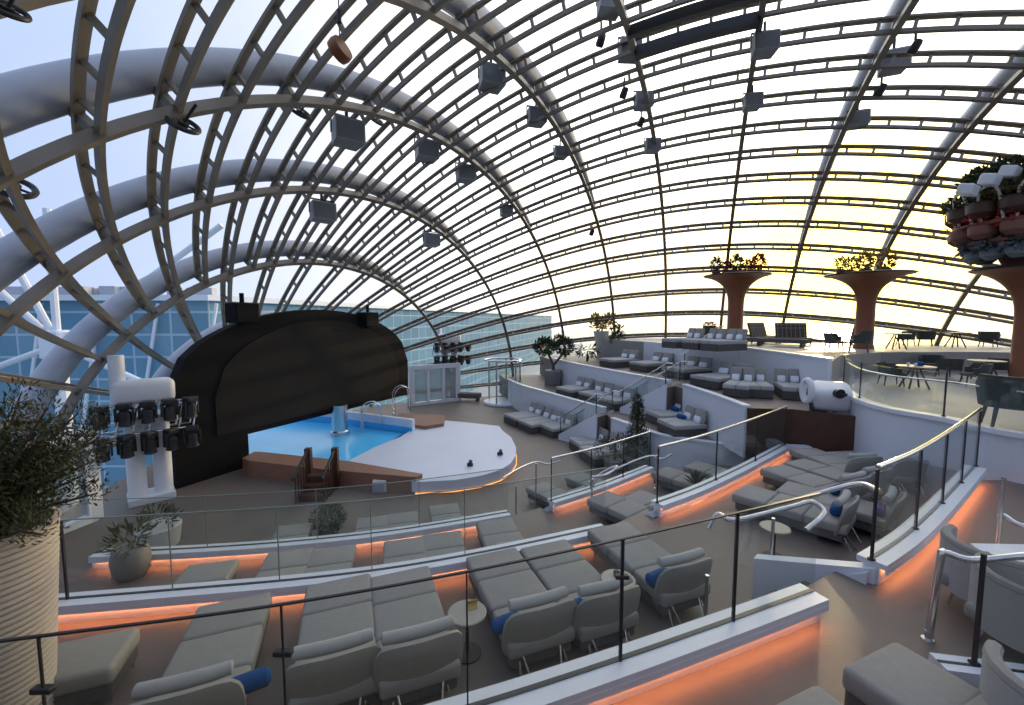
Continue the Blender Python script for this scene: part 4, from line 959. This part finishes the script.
# ------------------------------------------------------------------ dining deck furniture
def make_armchair():
    t = thing('tub_armchair', '', 'armchair')
    MB().box((0, 0, .40), (.58, .56, .12), bev=.04).build('seat', 'fabricd', t, True)
    mb = MB(); pts = [(math.cos(a)*.33, math.sin(a)*.33) for a in [-.35+k*(PI+.7)/14 for k in range(15)]]
    mb.ribbon(pts, 0, .46, .05); mb.v = [(x*(1+.12*(z > .2)), y*(1+.22*(z > .2)), z+.34-(.16*(y < .05) if z > .2 else 0)) for x, y, z in mb.v]; mb.build('backrest', 'chair', t, True)
    for x, y in ((-.22, -.22), (.22, -.22), (-.22, .24), (.22, .24)): MB().tube([(x, y, .36), (x*1.2, y*1.2, 0)], [.028, .018], 8).build('leg', 'chairwood', t)
    return t
def make_dtable():
    t = thing('dining_table', '', 'table'); MB().lathe([(.42, .71), (.45, .72), (.45, .745), (.43, .75)], 32).build('table_top', 'table', t, True)
    for a in (.5, 2.07, 3.64, 5.21): MB().tube([(.08*math.cos(a), .08*math.sin(a), .71), (.34*math.cos(a), .34*math.sin(a), 0)], .025, 8).build('leg', 'chairwood', t)
    return t
AC, DT = Proto(make_armchair), Proto(make_dtable)
chl = [(1012, 430, L4, 2.5, 1.45, 'big dark green armchair at the right edge behind the dining deck rail'), (891, 385, L4, 1.2, 1, 'dark armchair left of the nearest dining table'), (948, 378, L4, 3.0, 1, 'dark armchair right of the nearest dining table'), (973, 386, L4, 4.2, 1, 'dark armchair in front of the right dining table'),
       (1000, 378, L4, 2.2, 1, 'dark armchair just left of the big green armchair'), (930, 374, L4, 5.5, 1, 'dark armchair behind the nearest dining table'), (976, 370, L4, 2.8, 1, 'dark armchair behind the right dining table'),
       (834, 351, L5, .6, 1, 'dark armchair at the end of the white parapet, left of the column below the sun'), (858, 352, L5, 4.0, 1.15, 'wide dark armchair in front of the column below the sun'), (905, 346, L5, 3.4, 1, 'backlit armchair right of the column below the sun'), (925, 346, L5, 2.4, 1, 'backlit armchair farther right of the column below the sun'), (988, 347, L5, 2, 1, 'backlit armchair left of the broad rust column')]
for (u, v, z, rz, s_, lb) in chl:
    x, y = at(u, v, z); AC.put((x, y, z), rz, lb, 'dark armchairs on the dining decks', (s_, s_, s_))
tp = []
for (u, v, z, lb) in ((914, 388, L4, 'nearest dining table with cups behind the curved glass'), (985, 380, L4, 'right dining table behind the curved glass'), (896, 349, L5, 'backlit table beside the column below the sun'), (955, 347, L5, 'backlit table right of the far armchairs')):
    x, y = at(u, v, z); DT.put((x, y, z), 0, lb, 'round dining tables', (1.15, 1.15, 1)); tp.append((x, y, z+.75))
x, y, z = tp[0]; mb = MB(); mb.tube([(-.12, 0, .07), (.12, 0, .07)], .07, 10); o = mb.build('blue_bag', 'blue', None, True); o.location = (x+.12, y, z); tag(o, 'blue bag lying on the nearest dining table', 'bag')
for k, dx in enumerate((-.25, -.1)):
    o = MB().lathe([(.03, 0), (.045, .1), (.04, .1)], 14).build('cup', 'whitecap', None, True); o.location = (x+dx, y-.1*k, z+.002); tag(o, ('left', 'right')[k]+' white cup on the nearest dining table', 'cup')
def make_settee():
    t = thing('lattice_settee', '', 'settee'); MB().box((0, 0, .28), (1.7, .9, .2), bev=.05).build('seat', 'fabricd', t, True)
    MB().box((0, .5, .75), (1.6, .1, .95), 0, -.3, bev=.03).build('back_frame', 'chairwood', t)
    mb = MB()
    for k in range(7): mb.box((-.68+k*.225, .46, .75), (.03, .06, .9), 0, -.3)
    for k in range(4): mb.box((0, .42+.05*k, .5+.2*k), (1.5, .06, .03), 0, -.3)
    mb.build('lattice', 'fabric', t)
    for x in (-.75, .75):
        for y in (-.35, .35): MB().box((x, y, .1), (.06, .06, .2)).build('leg', 'chairwood', t)
    return t
ST = Proto(make_settee)
for (u, v, rz, lb) in ((765, 343, .5, 'lattice backed settee right of the slender rust column'), (793, 344, -.3, 'second lattice settee nearer the white parapet end')):
    x, y = at(u, v, L5); ST.put((x, y, L5), rz, lb, 'lattice settees on the top deck')
x, y = at(742, 345, L5); t = thing('low_bench', 'long low dark bench along the white parapet top', 'bench', (x+.8, y-.3, L5), -.9); MB().box((0, 0, .3), (4.5, .7, .22), bev=.05).build('seat', 'fabricd', t); 
for k in (-2, 0, 2): MB().box((k, 0, .1), (.1, .5, .2)).build('leg', 'chairwood', t)
# white spotlight machine by the dining deck
q = atd(830, 396, 12.6); t = thing('follow_spotlight', 'white bulky spotlight machine mounted below the white dining deck edge', 'spotlight', (q.x, q.y, S2)); dz_ = q.z-S2; t.scale = (1.2, 1.2, 1.15); dz_ /= 1.15
mb = MB(); mb.box((0, 0, dz_), (.85, .75, .62), -.5, .35, bev=.16, seg=3); mb.box((.35, -.05, dz_-.35), (.55, .5, .4), -.3, bev=.12); mb.build('housing', 'wleaf', t, True)
mb = MB(); mb.tube([(-.62+.0*a, -.05+.16*math.cos(a), dz_+.15+.28*math.sin(a)) for a in [k*2*PI/16 for k in range(16)]], .075, 8, True); mb.build('front_ring', 'wleaf', t, True)
MB().lathe([(.11, -.02), (.11, .05)], 18, (-.1, -.5, dz_+.12)).build('lens', 'lens', t).rotation_euler = (0, 0, 0)
mb = MB(); mb.tube([(-.1, -.36, dz_+.14), (-.1, -.47, dz_+.14)], .12, 16); mb.build('eye', 'lens', t, True)
mb = MB(); mb.tube([(0, 0, dz_-.3), (-.1, .1, .4), (-.1, .1, 0)], .12, 10); mb.tube([(.2, .2, dz_-.3), (.2, .2, 0)], .05, 8); mb.build('stand', 'wleaf', t, True)
mb = MB(); mb.tube([(.5, -.2, dz_-.1), (.75, -.25, dz_-.5), (.95, -.2, dz_-.75)], [.09, .07, .05], 8); mb.tube([(.45, -.3, dz_-.3), (.7, -.3, dz_-.75)], .05, 8); mb.build('arm', 'wleaf', t, True)
mb = MB(); mb.tube([(-.3, -.2, dz_-.35), (-.5, -.1, dz_-.7), (-.45, 0, .3)], .06, 8); mb.box((-.3, 0, dz_-.5), (.35, .3, .25), .2, bev=.05); mb.build('bracket', 'darkmetal', t, True)
mb = MB(); mb.lathe([(.07, 0), (.09, .12), (.03, .2)], 12, (.6, -.4, dz_-.25)); mb.build('knob', 'darkmetal', t, True)
# white corner pillar at the end of the starboard walls
x, y = at(771, 446, L1+.3); t = thing('wall_post', 'slim white post at the right end of the white end wall', 'post', (x, y, L1)); MB().box((0, 0, .95), (.18, .18, 1.9), bev=.02).build('shaft', 'white', t); MB().box((0, 0, 1.92), (.24, .24, .06), bev=.01).build('cap', 'whitecap', t)
